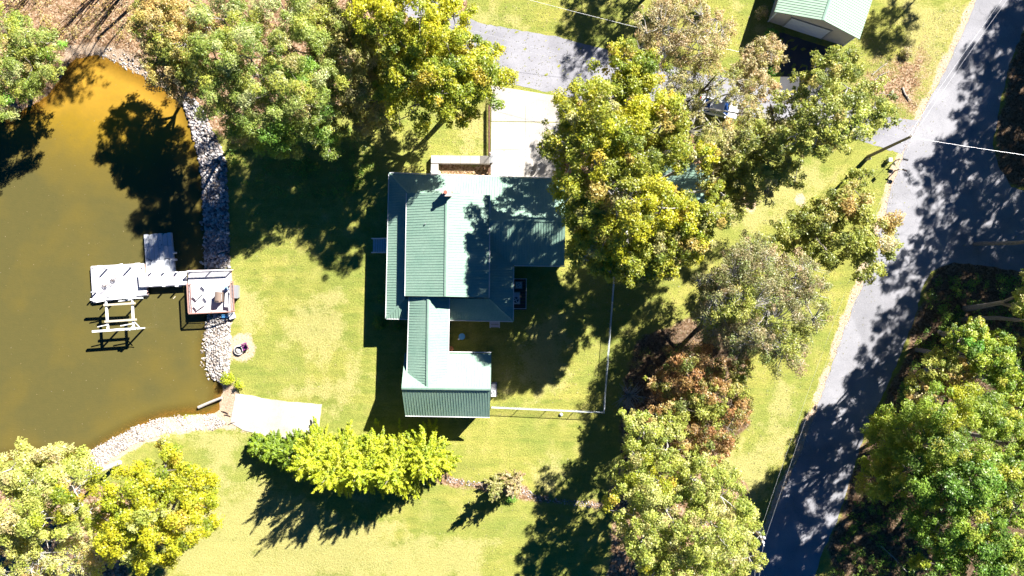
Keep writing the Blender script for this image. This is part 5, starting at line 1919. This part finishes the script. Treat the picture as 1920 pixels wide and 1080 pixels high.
# --- centre oak
tree('huge yellow oak with long pale limbs standing between the house and the shed', 'oak', 'oakyellow', 'broad',
     [(1085, 200, 46, 15.0), (1150, 230, 62, 17.0), (1050, 262, 40, 14.0), (1115, 300, 54, 16.0), (1200, 290, 60, 17.0), (1075, 350, 46, 14.5), (1245, 225, 50, 16.0), (1258, 282, 40, 15.5), (1338, 402, 32, 15.0), (1322, 292, 26, 15.0), (1312, 448, 26, 14.0), (1205, 495, 26, 12.5), (1148, 500, 24, 12.0), (1180, 370, 62, 16.5),
      (1110, 410, 50, 14.0), (1165, 455, 52, 14.0), (1240, 390, 54, 15.5), (1285, 408, 40, 14.0), (1345, 358, 22, 13.0), (1235, 460, 44, 13.0), (1110, 470, 42, 12.0), (1180, 510, 30, 12), (1240, 490, 32, 13), (1285, 442, 42, 14.0), (1219, 405, 44, 9), (1255, 465, 36, 9), (1120, 450, 34, 8.5)],
     base=(1142, 358), pal2='gold', mix2=.3, bark=M_PALEBARK, trunk_r=.46, group=G_LANE, cover=1.2)
tree('upright yellow tree growing over the lower edge of the asphalt lane', 'oak', 'yellow', 'broad', [(1170, 110, 36, 14), (1190, 150, 44, 14), (1215, 130, 34, 13.5), (1140, 168, 40, 13), (1200, 190, 44, 13.5)], pal2='oakyellow', mix2=.4, group=G_LANE)
# --- top middle
tree('pinkish brown half bare tree on the top lawn above the lane', 'bare_tree', 'pinkbrown', 'sparse', [(1240, 45, 54, 11), (1290, 35, 44, 11), (1340, 60, 40, 10), (1225, 95, 38, 10), (1310, 95, 44, 10), (1255, 0, 36, 10)], bark=M_PALEBARK, group=G_LANE)
tree('olive brown thin tree above the parked car', 'bare_tree', 'tan', 'sparse', [(1290, 140, 40, 9), (1335, 150, 36, 9), (1290, 185, 34, 8), (1262, 160, 34, 9), (1385, 170, 34, 8), (1400, 215, 34, 8), (1345, 250, 36, 8), (1300, 232, 30, 8)], pal2='rust', mix2=.3, bark=M_PALEBARK, group=G_LANE, cover=.8)
tree('rosy brown tree left of the shaded garage drive', 'bare_tree', 'pinkbrown', 'broadfine', [(1430, 105, 34, 7), (1400, 130, 30, 7), (1420, 165, 34, 7), (1450, 98, 22, 6)], pal2='tan', mix2=.3, bark=M_PALEBARK, group=G_LANE)
tree('olive green oak with open clumps in front of the garage', 'oak', 'olive', 'broad', [(1560, 130, 36, 15.0), (1530, 175, 40, 15.0), (1590, 165, 40, 15.0), (1640, 200, 40, 14.5), (1600, 225, 40, 18), (1550, 220, 42, 18), (1480, 210, 34, 14.0), (1500, 150, 18, 14.0), (1590, 108, 18, 14.0), (1530, 112, 14, 14.0), (1530, 265, 34, 18), (1572, 258, 30, 18), (1490, 255, 32, 17)],
     pal2='lime', mix2=.25, bark=M_PALEBARK, group=G_LANE, cover=.85)
tree('olive tree with a dark crooked limb just below the lane', 'oak', 'olive', 'broadfine', [(1400, 260, 46, 12.5), (1440, 300, 44, 13), (1370, 300, 44, 12), (1390, 345, 36, 12), (1470, 325, 32, 12.5), (1455, 250, 38, 13), (1350, 330, 34, 11.5), (1500, 265, 32, 12), (1395, 378, 24, 10), (1345, 275, 34, 13), (1430, 345, 34, 14)], pal2='tan', mix2=.35, group=G_LANE)
# --- roadside
tree('olive oak at the left edge of the road below the leaning pole', 'oak', 'olive', 'broad', [(1600, 380, 38, 9), (1640, 440, 46, 10), (1590, 440, 50, 10), (1630, 490, 40, 9), (1550, 470, 42, 9), (1520, 420, 36, 8), (1480, 440, 36, 7), (1560, 390, 36, 8.5), (1610, 335, 22, 7)],
     pal2='rust', mix2=.25, group=G_ROAD)
tree('grey-brown half bare tree standing between the lawn and the road', 'bare_tree', 'greybrown', 'sparse', [(1410, 510, 60, 11.2), (1370, 560, 56, 11.2), (1440, 580, 64, 12.2), (1510, 570, 50, 11.2), (1490, 520, 46, 11.2), (1400, 625, 50, 11.2), (1470, 650, 48, 10.2), (1340, 610, 36, 9.2), (1334, 532, 34, 7.5), (1385, 490, 36, 7.5), (1420, 470, 36, 10.2)],
     pal2='olive', mix2=.35, bark=M_PALEBARK, group=G_ROAD, trunk_r=.34, cover=1.6, base=(1345, 588))
tree('rust red tree between the bare brush and the roadside lawn', 'maple', 'red', 'broadfine', [(1300, 700, 54, 8), (1350, 740, 50, 8), (1290, 760, 50, 8), (1350, 800, 44, 8), (1250, 720, 34, 7), (1385, 700, 26, 7), (1330, 840, 40, 8), (1390, 760, 20, 7)], pal2='olive', mix2=.3, group=G_ROAD)
tree('small coral tree beside the lime tree left of the rust red one', 'maple', 'red', 'broadfine', [(1240, 785, 30, 8), (1285, 830, 28, 7)], pal2='rust', mix2=.7, group=G_ROAD)
tree('lime green tree, upper one of the pale group at the bottom', 'lime_tree', 'lime', 'broadfine', [(1205, 800, 40, 9), (1250, 830, 36, 9.5), (1200, 845, 34, 9), (1170, 880, 28, 8), (1262, 790, 24, 9)], group=G_ROAD, bark=M_PALEBARK)
tree('pale lime tree with long white limbs, left one of the big pair at the bottom', 'lime_tree', 'lime', 'broadfine', [(1220, 900, 56, 10), (1190, 950, 46, 10), (1250, 960, 56, 11), (1210, 1010, 50, 10), (1270, 1040, 50, 10), (1230, 1070, 40, 9)], group=G_ROAD, bark=M_PALEBARK, pal2='yellow', mix2=.2)
tree('pale lime tree against the road, right one of the big pair at the bottom', 'lime_tree', 'lime', 'broadfine', [(1310, 900, 50, 11), (1350, 930, 54, 11), (1380, 980, 44, 10), (1330, 1000, 56, 12), (1370, 1050, 46, 10), (1310, 1070, 50, 10), (1290, 870, 30, 9), (1400, 1010, 26, 9)],
     group=G_ROAD, bark=M_PALEBARK, pal2='pale', mix2=.3)
# --- bottom left
tree('bright yellow oak standing at the lower left beside the gravel shore', 'oak', 'gold', 'broad', [(310, 880, 48, 13), (360, 920, 44, 13), (300, 950, 60, 14), (350, 985, 48, 13), (240, 920, 50, 13), (250, 1000, 54, 13), (300, 1020, 46, 12), (210, 980, 40, 12)], base=(322, 905), pal2='lime', mix2=.15, group=G_LAKE, trunk_r=.36)
tree('pale yellow tree with white limbs against the lake at the left edge', 'oak', 'pale', 'broad', [(110, 870, 44, 11), (60, 900, 50, 11), (20, 880, 44, 11), (140, 920, 50, 12), (90, 960, 50, 12), (30, 960, 48, 11), (150, 980, 40, 11), (40, 1010, 36, 10)], pal2='yellow', mix2=.25, bark=M_PALEBARK, group=G_LAKE, cover=.85)
tree('tan half bare tree in the bottom left corner', 'bare_tree', 'rust', 'sparse', [(90, 1040, 50, 10), (140, 1070, 46, 10), (30, 1070, 44, 9), (180, 1040, 40, 10)], pal2='pale', mix2=.5, bark=M_PALEBARK, group=G_LAKE)
# --- evergreens by the ramp
for i, (bx, by, h, r, lab) in enumerate(((600, 846, 9.0, 2.9, 'leftmost lime yellow cypress of the dense row below the boat ramp'),
                                         (648, 860, 10.6, 3.5, 'tall lime yellow cypress, second from the left in the row below the ramp'),
                                         (700, 858, 10.4, 3.5, 'lime yellow cypress in the middle of the row below the lawn'),
                                         (752, 862, 10.6, 3.6, 'tall lime yellow cypress, second from the right in the row below the house'),
                                         (804, 846, 9.0, 3.2, 'rightmost lime yellow cypress of the row below the house'))):
    cypress(lab, 'cypress', 'cypress', (bx, by), h, r, group='row of lime yellow cypresses', n_spike=280, per=120)
for bx, by, h, r_, lab in ((482, 838, 1.9, 1.3, 'low green juniper forming the very tip of the evergreen row by the ramp'), (515, 842, 2.6, 1.8, 'green spreading juniper, second of three at the left of the evergreen row'),
                            (555, 848, 3.6, 2.3, 'largest green juniper, touching the lime yellow cypresses by the ramp')):
    cypress(lab, 'juniper', 'hedge', (bx, by), h, r_, n_spike=170, per=90, group='green junipers by the ramp')
cypress('slim brown-yellow shrub tree by the ditch, left one of two', 'slim_evergreen', 'tan', (930, 905), 6.0, 1.15, n_spike=95, per=70, group='two slim shrubs by the ditch')
cypress('slim brown-yellow shrub tree by the ditch, right one of two', 'slim_evergreen', 'pinkbrown', (962, 898), 6.2, 1.2, n_spike=95, per=70, group='two slim shrubs by the ditch')
shrub('small bright green shrub at the foot of the slim brown shrubs', 960, 932, 12, 0.9, 'bright')
shrub('bright yellow shrub at the end of the pale stone bank, taller one', 430, 708, 14, 1.5, 'cypress', group='yellow shrubs by the ramp')
shrub('bright yellow shrub at the top corner of the boat ramp, rounder one', 452, 719, 11, 1.2, 'cypress', group='yellow shrubs by the ramp')
shrub('little weed growing at the lower edge of the boat ramp', 567, 812, 7, 0.6, 'lime')
shrub('dark rounded shrub at the lower left corner of the house', 716, 604, 15, 1.1, 'deep', group='foundation shrubs')
shrub('low dark shrub against the house beneath its left eave', 715, 560, 9, 0.8, 'deep', group='foundation shrubs')
shrub('dark low hedge plant below the house in front of the wing', 745, 611, 10, 0.7, 'deep', group='foundation shrubs')
shrub('bright green shrub in the shade left of the garage front', 1440, 70, 14, 1.6, 'bright', group='shrubs by the garage drive')
shrub('small bright green shrub at the left edge of the shaded garage drive', 1446, 137, 9, 1.2, 'bright', group='shrubs by the garage drive')
shrub('spiky purple-grey plant at the front left corner of the garage', 1424, 28, 15, 1.6, 'pinkbrown', group='shrubs by the garage drive', dens=.6)
shrub('dry brown brush heap on the grass beside the garage', 1698, 100, 14, 0.8, 'pinkbrown', name='brush_heap', dens=.7)
shrub('small green shrub around the utility pedestal', 1663, 299, 6, 0.5, 'olive')
# --- woods right of the road
tree('dark green tree at the left edge of the woods, lowest on the road side', 'woodland_tree', 'deepyellow', 'feathery', [(1660, 830, 44, 9), (1700, 800, 48, 10), (1650, 900, 42, 8), (1700, 880, 52, 10), (1650, 790, 22, 7)], base=(1694, 822), group=G_WOOD)
tree('yellow-tipped green tree in the woods below the bright maple', 'woodland_tree', 'deepyellow', 'feathery', [(1770, 770, 50, 13), (1800, 820, 54, 14), (1740, 830, 48, 13), (1840, 770, 44, 13), (1880, 800, 40, 13)], pal2='yellow', mix2=.2, base=(1745, 768), group=G_WOOD)
tree('bright green maple at the upper end of the lit woods', 'woodland_tree', 'bright', 'broad', [(1850, 670, 40, 12), (1820, 640, 32, 11.5), (1875, 690, 30, 12), (1900, 730, 36, 12), (1880, 640, 26, 11)], pal2='deepyellow', mix2=.7, group=G_WOOD)
tree('small yellowish tree tip rising from the shade beside the dark road', 'woodland_tree', 'deepyellow', 'broadfine', [(1800, 635, 26, 11), (1830, 622, 22, 11)], pal2='yellow', mix2=.5, base=(1768, 628), group=G_WOOD)
tree('brownish green tree between the road shade and the bright maple', 'woodland_tree', 'olive', 'broadfine', [(1765, 690, 36, 10), (1730, 730, 34, 9), (1790, 720, 34, 10)], pal2='rust', mix2=.4, base=(1742, 688), group=G_WOOD)
tree('dense green tree in the middle of the lower woods', 'woodland_tree', 'deep', 'broad', [(1770, 920, 56, 13), (1820, 900, 52, 14), (1760, 980, 50, 12), (1830, 980, 54, 13)], pal2='deepyellow', mix2=.35, base=(1728, 880), group=G_WOOD)
tree('green tree at the right edge with a long pale trunk showing', 'woodland_tree', 'deep', 'broad', [(1890, 900, 44, 14), (1910, 950, 46, 14), (1930, 880, 40, 14), (1870, 870, 30, 13)], pal2='deepyellow', mix2=.5, group=G_WOOD)
tree('green tree in the bottom right corner of the woods', 'woodland_tree', 'deepyellow', 'broad', [(1880, 1030, 50, 13), (1830, 1060, 50, 12), (1930, 1060, 46, 13), (1760, 1060, 46, 11)], pal2='deep', mix2=.5, group=G_WOOD)
tree('light green branch tips poking in at the right edge above the grey log', 'woodland_tree', 'lime', 'broad', [(1935, 560, 34, 12), (1945, 530, 34, 12), (1960, 600, 40, 12)], pal2='bright', mix2=.5, group=G_WOOD, base=(1806, 579), bark=M_BARK, trunk_r=.34)
tree('sparse yellowish tree at the right edge below the grey log', 'woodland_tree', 'olive', 'thin', [(1910, 650, 26, 9), (1930, 700, 30, 10)], group=G_WOOD)
# --- trees outside the picture whose shade falls into it
# (where the crown's shade lies on the ground, crown height, crown radius in px)
for tx, ty, h, r, kd, lb in (
        (1880, 60, 15, 52, 'broad', 'tall tree outside the picture, topmost beside the upper road'),
        (1905, 160, 15, 56, 'broad', 'tall tree outside the picture, second down the upper road'),
        (1832, 185, 14, 40, 'broadfine', 'slimmer tree outside the picture reaching shade over the upper road'),
        (1800, 285, 14, 46, 'broadfine', 'tree outside the picture shading the mouth of the side lane'),
        (1745, 320, 13, 34, 'broadfine', 'tree outside the picture whose shade reaches the mailboxes side of the road'),
        (1890, 265, 15, 52, 'broad', 'tall tree outside the picture right of the power line'),
        (1855, 350, 15, 50, 'broadfine', 'tall tree outside the picture above the road junction'),
        (1925, 360, 15, 52, 'broad', 'tall tree outside the picture right of the road junction'),
        (1800, 415, 14, 42, 'broadfine', 'tree outside the picture shading the middle of the junction'),
        (1875, 450, 15, 50, 'broad', 'tree outside the picture shading the lower junction'),
        (1775, 480, 15, 42, 'broadfine', 'tree outside the picture shading the inner corner of the junction'),
        (1930, 520, 15, 60, 'broad', 'tall tree outside the picture above the light green branch'),
        (1840, 545, 15, 60, 'broad', 'tall tree outside the picture shading the dark woodland corner'),
        (1745, 565, 15, 48, 'broad', 'tall tree outside the picture shading the road above the woods'),
        (1675, 600, 15, 38, 'broadfine', 'tree outside the picture shading the middle of the road'),
        (1790, 640, 15, 50, 'broad', 'tall tree outside the picture level with the bright maple'),
        (1640, 690, 15, 44, 'broad', 'tree at the right edge whose shade crosses the road'),
        (1715, 700, 15, 50, 'broad', 'tree at the right edge behind the bright maple'),
        (1880, 640, 15, 56, 'broad', 'tall tree outside the picture right of the woodland'),
        (1900, 740, 15, 60, 'broad', 'tall tree outside the picture at the lower right'),
        (1640, 800, 13, 44, 'broad', 'dense tree in the woods between the road and the right edge'),
        (1850, 110, 15, 40, 'broadfine', 'tree outside the picture, between the first two of the upper road'),
        (1835, 240, 15, 44, 'broadfine', 'tree outside the picture, between the power line and the upper road'),
        (1770, 380, 14, 40, 'broadfine', 'tree outside the picture whose shade dapples the road below the pole'),
        (1700, 500, 14, 40, 'broadfine', 'tree outside the picture whose shade dapples the road by the olive oak'),
        (1850, 600, 15, 56, 'broad', 'tall tree outside the picture shading the pale leaning trunk'),
        (1800, 520, 15, 46, 'broad', 'tall tree outside the picture at the top of the woodland'),
        (1905, 480, 15, 50, 'broad', 'tall tree outside the picture, right of the junction corner'),
        (1640, 905, 13, 50, 'broad', 'dense tree in the lower woods left of the long pale trunk'),
        (1700, 990, 13, 60, 'broad', 'dense tree in the lower woods right of the road bend'),
        (1600, 1010, 13, 46, 'broad', 'dense tree in the lower woods, third from the bottom edge'),
        (1660, 1080, 13, 60, 'broad', 'dense tree in the lower woods, nearest the bottom right corner'),
        (1960, 30, 15, 60, 'broad', 'tall tree outside the picture behind the first ones at the top right'),
        (1990, 200, 15, 60, 'broad', 'tall tree outside the picture behind the power line tree'),
        (1980, 440, 15, 60, 'broad', 'tall tree outside the picture behind the junction')):
    gx, gy = tx + 14.4 * h, ty - 15.5 * h
    ap = (960 + (gx - 960) / (1 - h / H), 540 + (gy - 540) / (1 - h / H), r, h)
    dx_ = max(30, r * .7)
    lob = [(ap[0], ap[1], r * 1.12, h), (ap[0] + dx_, ap[1] + r * .5, r * .8, h * .93), (ap[0] + dx_ * .6, ap[1] - r * .8, r * .75, h * .95)]
    tree(lb, 'woodland_tree', 'deep', kd, lob, group=G_OFF if ap[0] - r > 1920 or ap[1] + r < 0 else G_WOOD, pal2='deepyellow', mix2=.3, base=(min(2400, max(1965 if gx > 1880 else 1790, gx * .985)), gy), cover=.8)
for i, (gx, gy, h, r, pal, kd, lb) in enumerate((
        (1298, -128, 11, 56, 'olive', 'broadfine', 'tree outside the picture above the brown tree'),
        (1252, -52, 11, 36, 'tan', 'sparse', 'tree outside the picture above the lane'),
        (1843, -136, 12, 50, 'olive', 'broadfine', 'tree outside the picture right of the garage'),
        (1345, -100, 11, 50, 'olive', 'broadfine', 'tree outside the picture between the brown tree and the garage'),
        (1250, -150, 11, 44, 'olive', 'broadfine', 'tree outside the picture, farthest above the lane'),
        (1430, -130, 12, 56, 'olive', 'broad', 'tree outside the picture behind the garage'),
        (345, -90, 13, 50, 'tan', 'sparse', 'tree outside the picture above the lake corner'),
        (290, -60, 12, 36, 'tan', 'sparse', 'thin tree outside the picture above the top shore'))):
    ap = (960 + (gx - 960) / (1 - h / H), 540 + (gy - 540) / (1 - h / H), r, h)
    tree(lb, 'shade_tree', pal, kd, [ap], group=G_OFF)
# bare slim trees at the top edge, their shadows fall on the brown bank
for i, (gx, gy, lb) in enumerate(((210, -60, 'bare slim trunk outside the top edge, nearest the lake corner'), (228, -72, 'bare slim trunk outside the top edge, second from the lake corner'),
                                  (250, -52, 'bare slim trunk outside the top edge, third from the lake corner'), (270, -75, 'bare slim trunk outside the top edge, fourth from the lake corner'),
                                  (95, -80, 'bare slim trunk outside the top edge near the left corner'), (120, -90, 'bare slim trunk outside the top edge, next to the one near the left corner'))):
    p = P(gx, gy, 0); z0 = gw(p.x, p.y)
    t = thing('bare_sapling', lb, 'tree', (p.x, p.y, z0), group='bare saplings above the lake corner')
    mb = MB()
    for k in range(9):
        a = random.uniform(0, 6.28); hh = random.uniform(7, 11)
        mb.tube([(0, 0, 0), (math.cos(a) * .5, math.sin(a) * .5, hh * .5), (math.cos(a) * 1.3, math.sin(a) * 1.3, hh)], [.06, .05, .015], 5)
    mb.build('trunk', M_DARKWOOD, t)

# undergrowth on the woodland floor
def undergrowth(label, polys, pal, hmax, name='undergrowth', dens=200):
    C, RR, TT = [], [], []
    for poly, n in polys:
        q = rand_in(poly, n)
        z = base_z(q[:, 0], q[:, 1]); k = (1 - z / H) / S
        c = np.stack([(q[:, 0] - 960) * k, -(q[:, 1] - 540) * k, z + RNG.random(n) * hmax], 1)
        C.append(c); RR.append(RNG.uniform(.25, .7, n)); TT.append(pick(pal, n))
    v, f, tn = crown_leaves(np.concatenate(C), np.concatenate(RR), np.concatenate(TT), dens, .10, .06)
    o = raw_mesh(name, v, f, M_LEAF, tint=tn)
    setp(o, label, 'undergrowth', kind='stuff')


undergrowth('dark leafy undergrowth on the woodland floor right of the road', [([(1745, 525), (1880, 515), (2000, 540), (2000, 900), (1700, 1100), (1545, 1090), (1600, 960), (1635, 850), (1690, 720), (1725, 620)], 820)], 'deep', 1.0)
undergrowth('brown and green brush under the lime trees', [([(1190, 660), (1280, 640), (1390, 690), (1380, 820), (1250, 900), (1180, 870), (1170, 740)], 150)], 'red', .8)
undergrowth('low brush on the brown bank at the top left', [([(20, 0), (240, 0), (260, 90), (180, 70), (110, 80), (30, 170), (0, 170), (0, 60)], 120)], 'rust', .35, dens=90)
undergrowth('low growth in the shade below the feathery trees', [([(440, 250), (700, 240), (700, 320), (640, 380), (470, 360), (430, 300)], 130)], 'deep', .25, dens=120)
undergrowth('brush at the edge of the lane below the lone olive tree', [([(1350, 360), (1420, 300), (1480, 330), (1360, 430)], 50)], 'olive', .5)

# bare brush by the fence corner
p = G(1178, 740)
t = thing('bare_bush', 'grey leafless bush sprawling beside the corner of the fence', 'bush', p)
mb = MB()
for k in range(46):
    a = random.uniform(0, 6.28); L_ = random.uniform(1.0, 2.9); hh = random.uniform(.5, 2.0)
    e = Vector((math.cos(a) * L_, math.sin(a) * L_ * .7, hh))
    m_ = e * 0.5 + Vector((random.uniform(-.3, .3), random.uniform(-.3, .3), random.uniform(.1, .5)))
    mb.tube([(0, 0, 0), m_, e], [.045, .03, .012], 4, cap=False)
    for q in range(3):
        e2 = m_.lerp(e, random.uniform(.2, .9)); mb.tube([e2, e2 + Vector((random.uniform(-.5, .5), random.uniform(-.5, .5), random.uniform(-.1, .4)))], [.016, .007], 3, cap=False)
mb.build('twigs', M_DEADWOOD, t)
# fallen branches and logs
LOGS = [((1652, 1024), (1700, 1072), .07, 0.5, 'thin pale fallen pole in the woods shade near the bottom', M_DEADWOOD),
        ((1692, 164), (1706, 188), .10, 0.12, 'short grey log on the brown patch between garage and road', M_DEADWOOD),
        ((1636, 140), (1664, 118), .05, 0.2, 'fallen grey branch on the leaves beside the garage, upper one', M_DEADWOOD),
        ((1640, 150), (1668, 134), .05, 0.2, 'fallen grey branch on the leaves beside the garage, lower one', M_DEADWOOD)]
for (a, b, r, z, lb, m) in LOGS:
    A = G(*a, z * .6); B = G(*b, z)
    j = Vector((random.uniform(-.15, .15), random.uniform(-.15, .15), 0))
    t = thing('fallen_log', lb, 'log', A)
    MB().tube([Vector(), (B - A) * .5 + j, B - A], [r, r * .85, r * .6], 8).build('log', m, t)
    for k in range(5):
        q = (B - A) * random.uniform(.3, .95) + j * .5
        MB().tube([q, q + Vector((random.uniform(-.7, .7), random.uniform(-.7, .7), random.uniform(.05, .4)))], [r * .3, .008], 4).build('snag', m, t)
A = P(1838, 872, 9); B = P(1900, 922, 13.5)
q = P(1800, 830, 0)
t = thing('dead_tree', 'long pale dead trunk leaning through the green crowns at the right', 'tree', (q.x, q.y, 0), group=G_WOOD)
MB().tube([(0, 0, 0), A - q, B - q], [.28, .15, .05], 8).build('trunk', M_PALEBARK, t)
# crooked dark limb tree over the lane
p = P(1290, 205, 0); t = thing('bare_tree', 'dark bare crooked limb reaching over the lane beside the white car', 'tree', (p.x, p.y, 0), group=G_LANE)
O = Vector((p.x, p.y, 0))
MB().tube([(0, 0, 0), P(1285, 193, 7) - O, P(1310, 178, 9) - O, P(1328, 158, 10.5) - O, P(1345, 138, 11.5) - O], [.24, .20, .16, .10, .03], 8).build('trunk', M_DARKWOOD, t)
MB().tube([P(1310, 178, 9) - O, P(1345, 160, 10) - O, P(1372, 140, 11) - O], [.10, .07, .02], 6).build('branch', M_DARKWOOD, t)
p = P(1400, 330, 0); t = thing('bare_tree', 'thick dark limb showing through the olive crowns below the lane', 'tree', (p.x, p.y, 0), group=G_LANE)
O = Vector((p.x, p.y, 0))
MB().tube([(0, 0, 0), P(1415, 303, 8) - O, P(1450, 278, 11.5) - O, P(1480, 262, 13) - O, P(1500, 256, 14) - O], [.34, .30, .22, .14, .05], 8).build('trunk', M_DARKWOOD, t)
MB().tube([P(1450, 278, 11.5) - O, P(1452, 230, 13) - O, P(1443, 190, 14) - O], [.14, .10, .03], 6).build('branch', M_DARKWOOD, t)

# fallen leaves strewn over lawns and lanes
def litter_leaves():
    zones = [([(430, 200), (920, 200), (920, 320), (700, 330), (700, 520), (430, 480)], 1600, 'rust'), ([(965, 500), (1400, 480), (1300, 700), (1130, 780), (920, 780)], 1500, 'rust'),
             ([(1280, 480), (1690, 290), (1600, 560), (1430, 980), (1380, 800)], 1500, 'tan'), ([(1600, 60), (1830, 0), (1700, 250), (1560, 180)], 1500, 'rust'),
             ([(432, 500), (690, 500), (690, 790), (480, 740)], 240, 'rust'), ([(870, 20), (1420, 150), (1680, 260), (1650, 250), (1200, 195), (940, 150)], 700, 'tan'),
             ([(920, 165), (1050, 180), (1050, 330), (920, 330)], 90, 'rust'), ([(0, 0), (300, 0), (340, 180), (120, 100), (30, 190)], 1600, 'rust'), ([(826, 308), (918, 308), (918, 330), (826, 330)], 260, 'rust'),
             ([(870, -10), (1400, -10), (1420, 140), (960, 50)], 900, 'rust'), (ROAD_L[4:20] + [(x + 40, y) for x, y in ROAD_L[4:20][::-1]], 160, 'tan'), ([(840, 860), (1130, 860), (1130, 1080), (700, 1080)], 350, 'tan')]
    V, F, T = [], [], []
    b = 0
    for poly, n, pal in zones:
        q = rand_in(poly, n)
        z = base_z(q[:, 0], q[:, 1]); k = (1 - z / H) / S
        c = np.stack([(q[:, 0] - 960) * k, -(q[:, 1] - 540) * k, z + 0.045], 1)
        v, f = leaf_quads(c, np.array([0, 0, 1.0]) + RNG.normal(size=(n, 3)) * .25, np.full(n, .065), np.full(n, .045))
        V.append(v); F.append(f + b); b += len(v); T.append(pick(pal, n) * RNG.uniform(.6, 1.15, (n, 1)))
    o = raw_mesh('fallen_leaves', np.concatenate(V), np.concatenate(F), M_LEAF, tint=np.concatenate(T))
    setp(o, 'fallen autumn leaves strewn over lawns and lanes', 'leaves', kind='stuff')


litter_leaves()


def tufts():
    yard = [[(430, 500), (690, 500), (720, 640), (700, 800), (430, 860), (340, 1080), (1000, 1080), (1150, 900), (1130, 780), (860, 790)],
            [(965, 505), (1400, 480), (1300, 700), (1130, 780), (930, 780)], [(1290, 480), (1690, 290), (1610, 540), (1430, 960), (1390, 800)],
            [(870, 0), (1400, 0), (1400, 140), (960, 50)], [(1620, 60), (1830, 0), (1700, 220), (1600, 200)], [(430, 230), (800, 230), (720, 330), (690, 500), (430, 490)]]
    V, F, T = [], [], []
    b = 0
    for poly, n in zip(yard, (7000, 4000, 3500, 2500, 2000, 2000)):
        q = rand_in(poly, n)
        q = q[~inside(q[:, 0], q[:, 1], RAMP)]
        m = wob(q[:, 0], q[:, 1], 0.06, 3) + 0.5 * wob(q[:, 0], q[:, 1], 0.2, 8) > -0.25
        q = q[m]; n = len(q)
        z = base_z(q[:, 0], q[:, 1]); k = (1 - z / H) / S
        c = np.stack([(q[:, 0] - 960) * k, -(q[:, 1] - 540) * k, z + 0.05], 1)
        v, f = leaf_quads(c, RNG.normal(size=(n, 3)) + np.array([0, 0, .8]), np.full(n, .05), np.full(n, .03), np.tile(np.array([0, 0, .3]), (n, 1)) + RNG.normal(size=(n, 3)) * .6)
        V.append(v); F.append(f + b); b += len(v)
        t = np.array([(.28, .32, .06), (.36, .38, .09), (.44, .42, .15), (.22, .29, .05)])[RNG.integers(0, 4, n)]
        T.append(t * RNG.uniform(.8, 1.15, (n, 1)))
    o = raw_mesh('grass_tufts', np.concatenate(V), np.concatenate(F), M_LEAF, tint=np.concatenate(T))
    setp(o, 'loose tufts of grass standing up out of the lawn', 'grass', kind='stuff')
    n = 420
    q = rand_in([(0, 220), (120, 120), (300, 175), (380, 340), (385, 500), (385, 690), (395, 770), (180, 835), (0, 850)], n)
    k = (1 - WATER_Z / H) / S
    c = np.stack([(q[:, 0] - 960) * k, -(q[:, 1] - 540) * k, np.full(n, WATER_Z + .012)], 1)
    v, f = leaf_quads(c, np.array([0, 0, 1.0]) + RNG.normal(size=(n, 3)) * .05, np.full(n, .06), np.full(n, .04))
    o = raw_mesh('floating_leaves', v, f, M_LEAF, tint=pick('rust', n) * RNG.uniform(.5, 1.0, (n, 1)))
    setp(o, 'dead leaves floating on the lake', 'leaves', kind='stuff')


tufts()
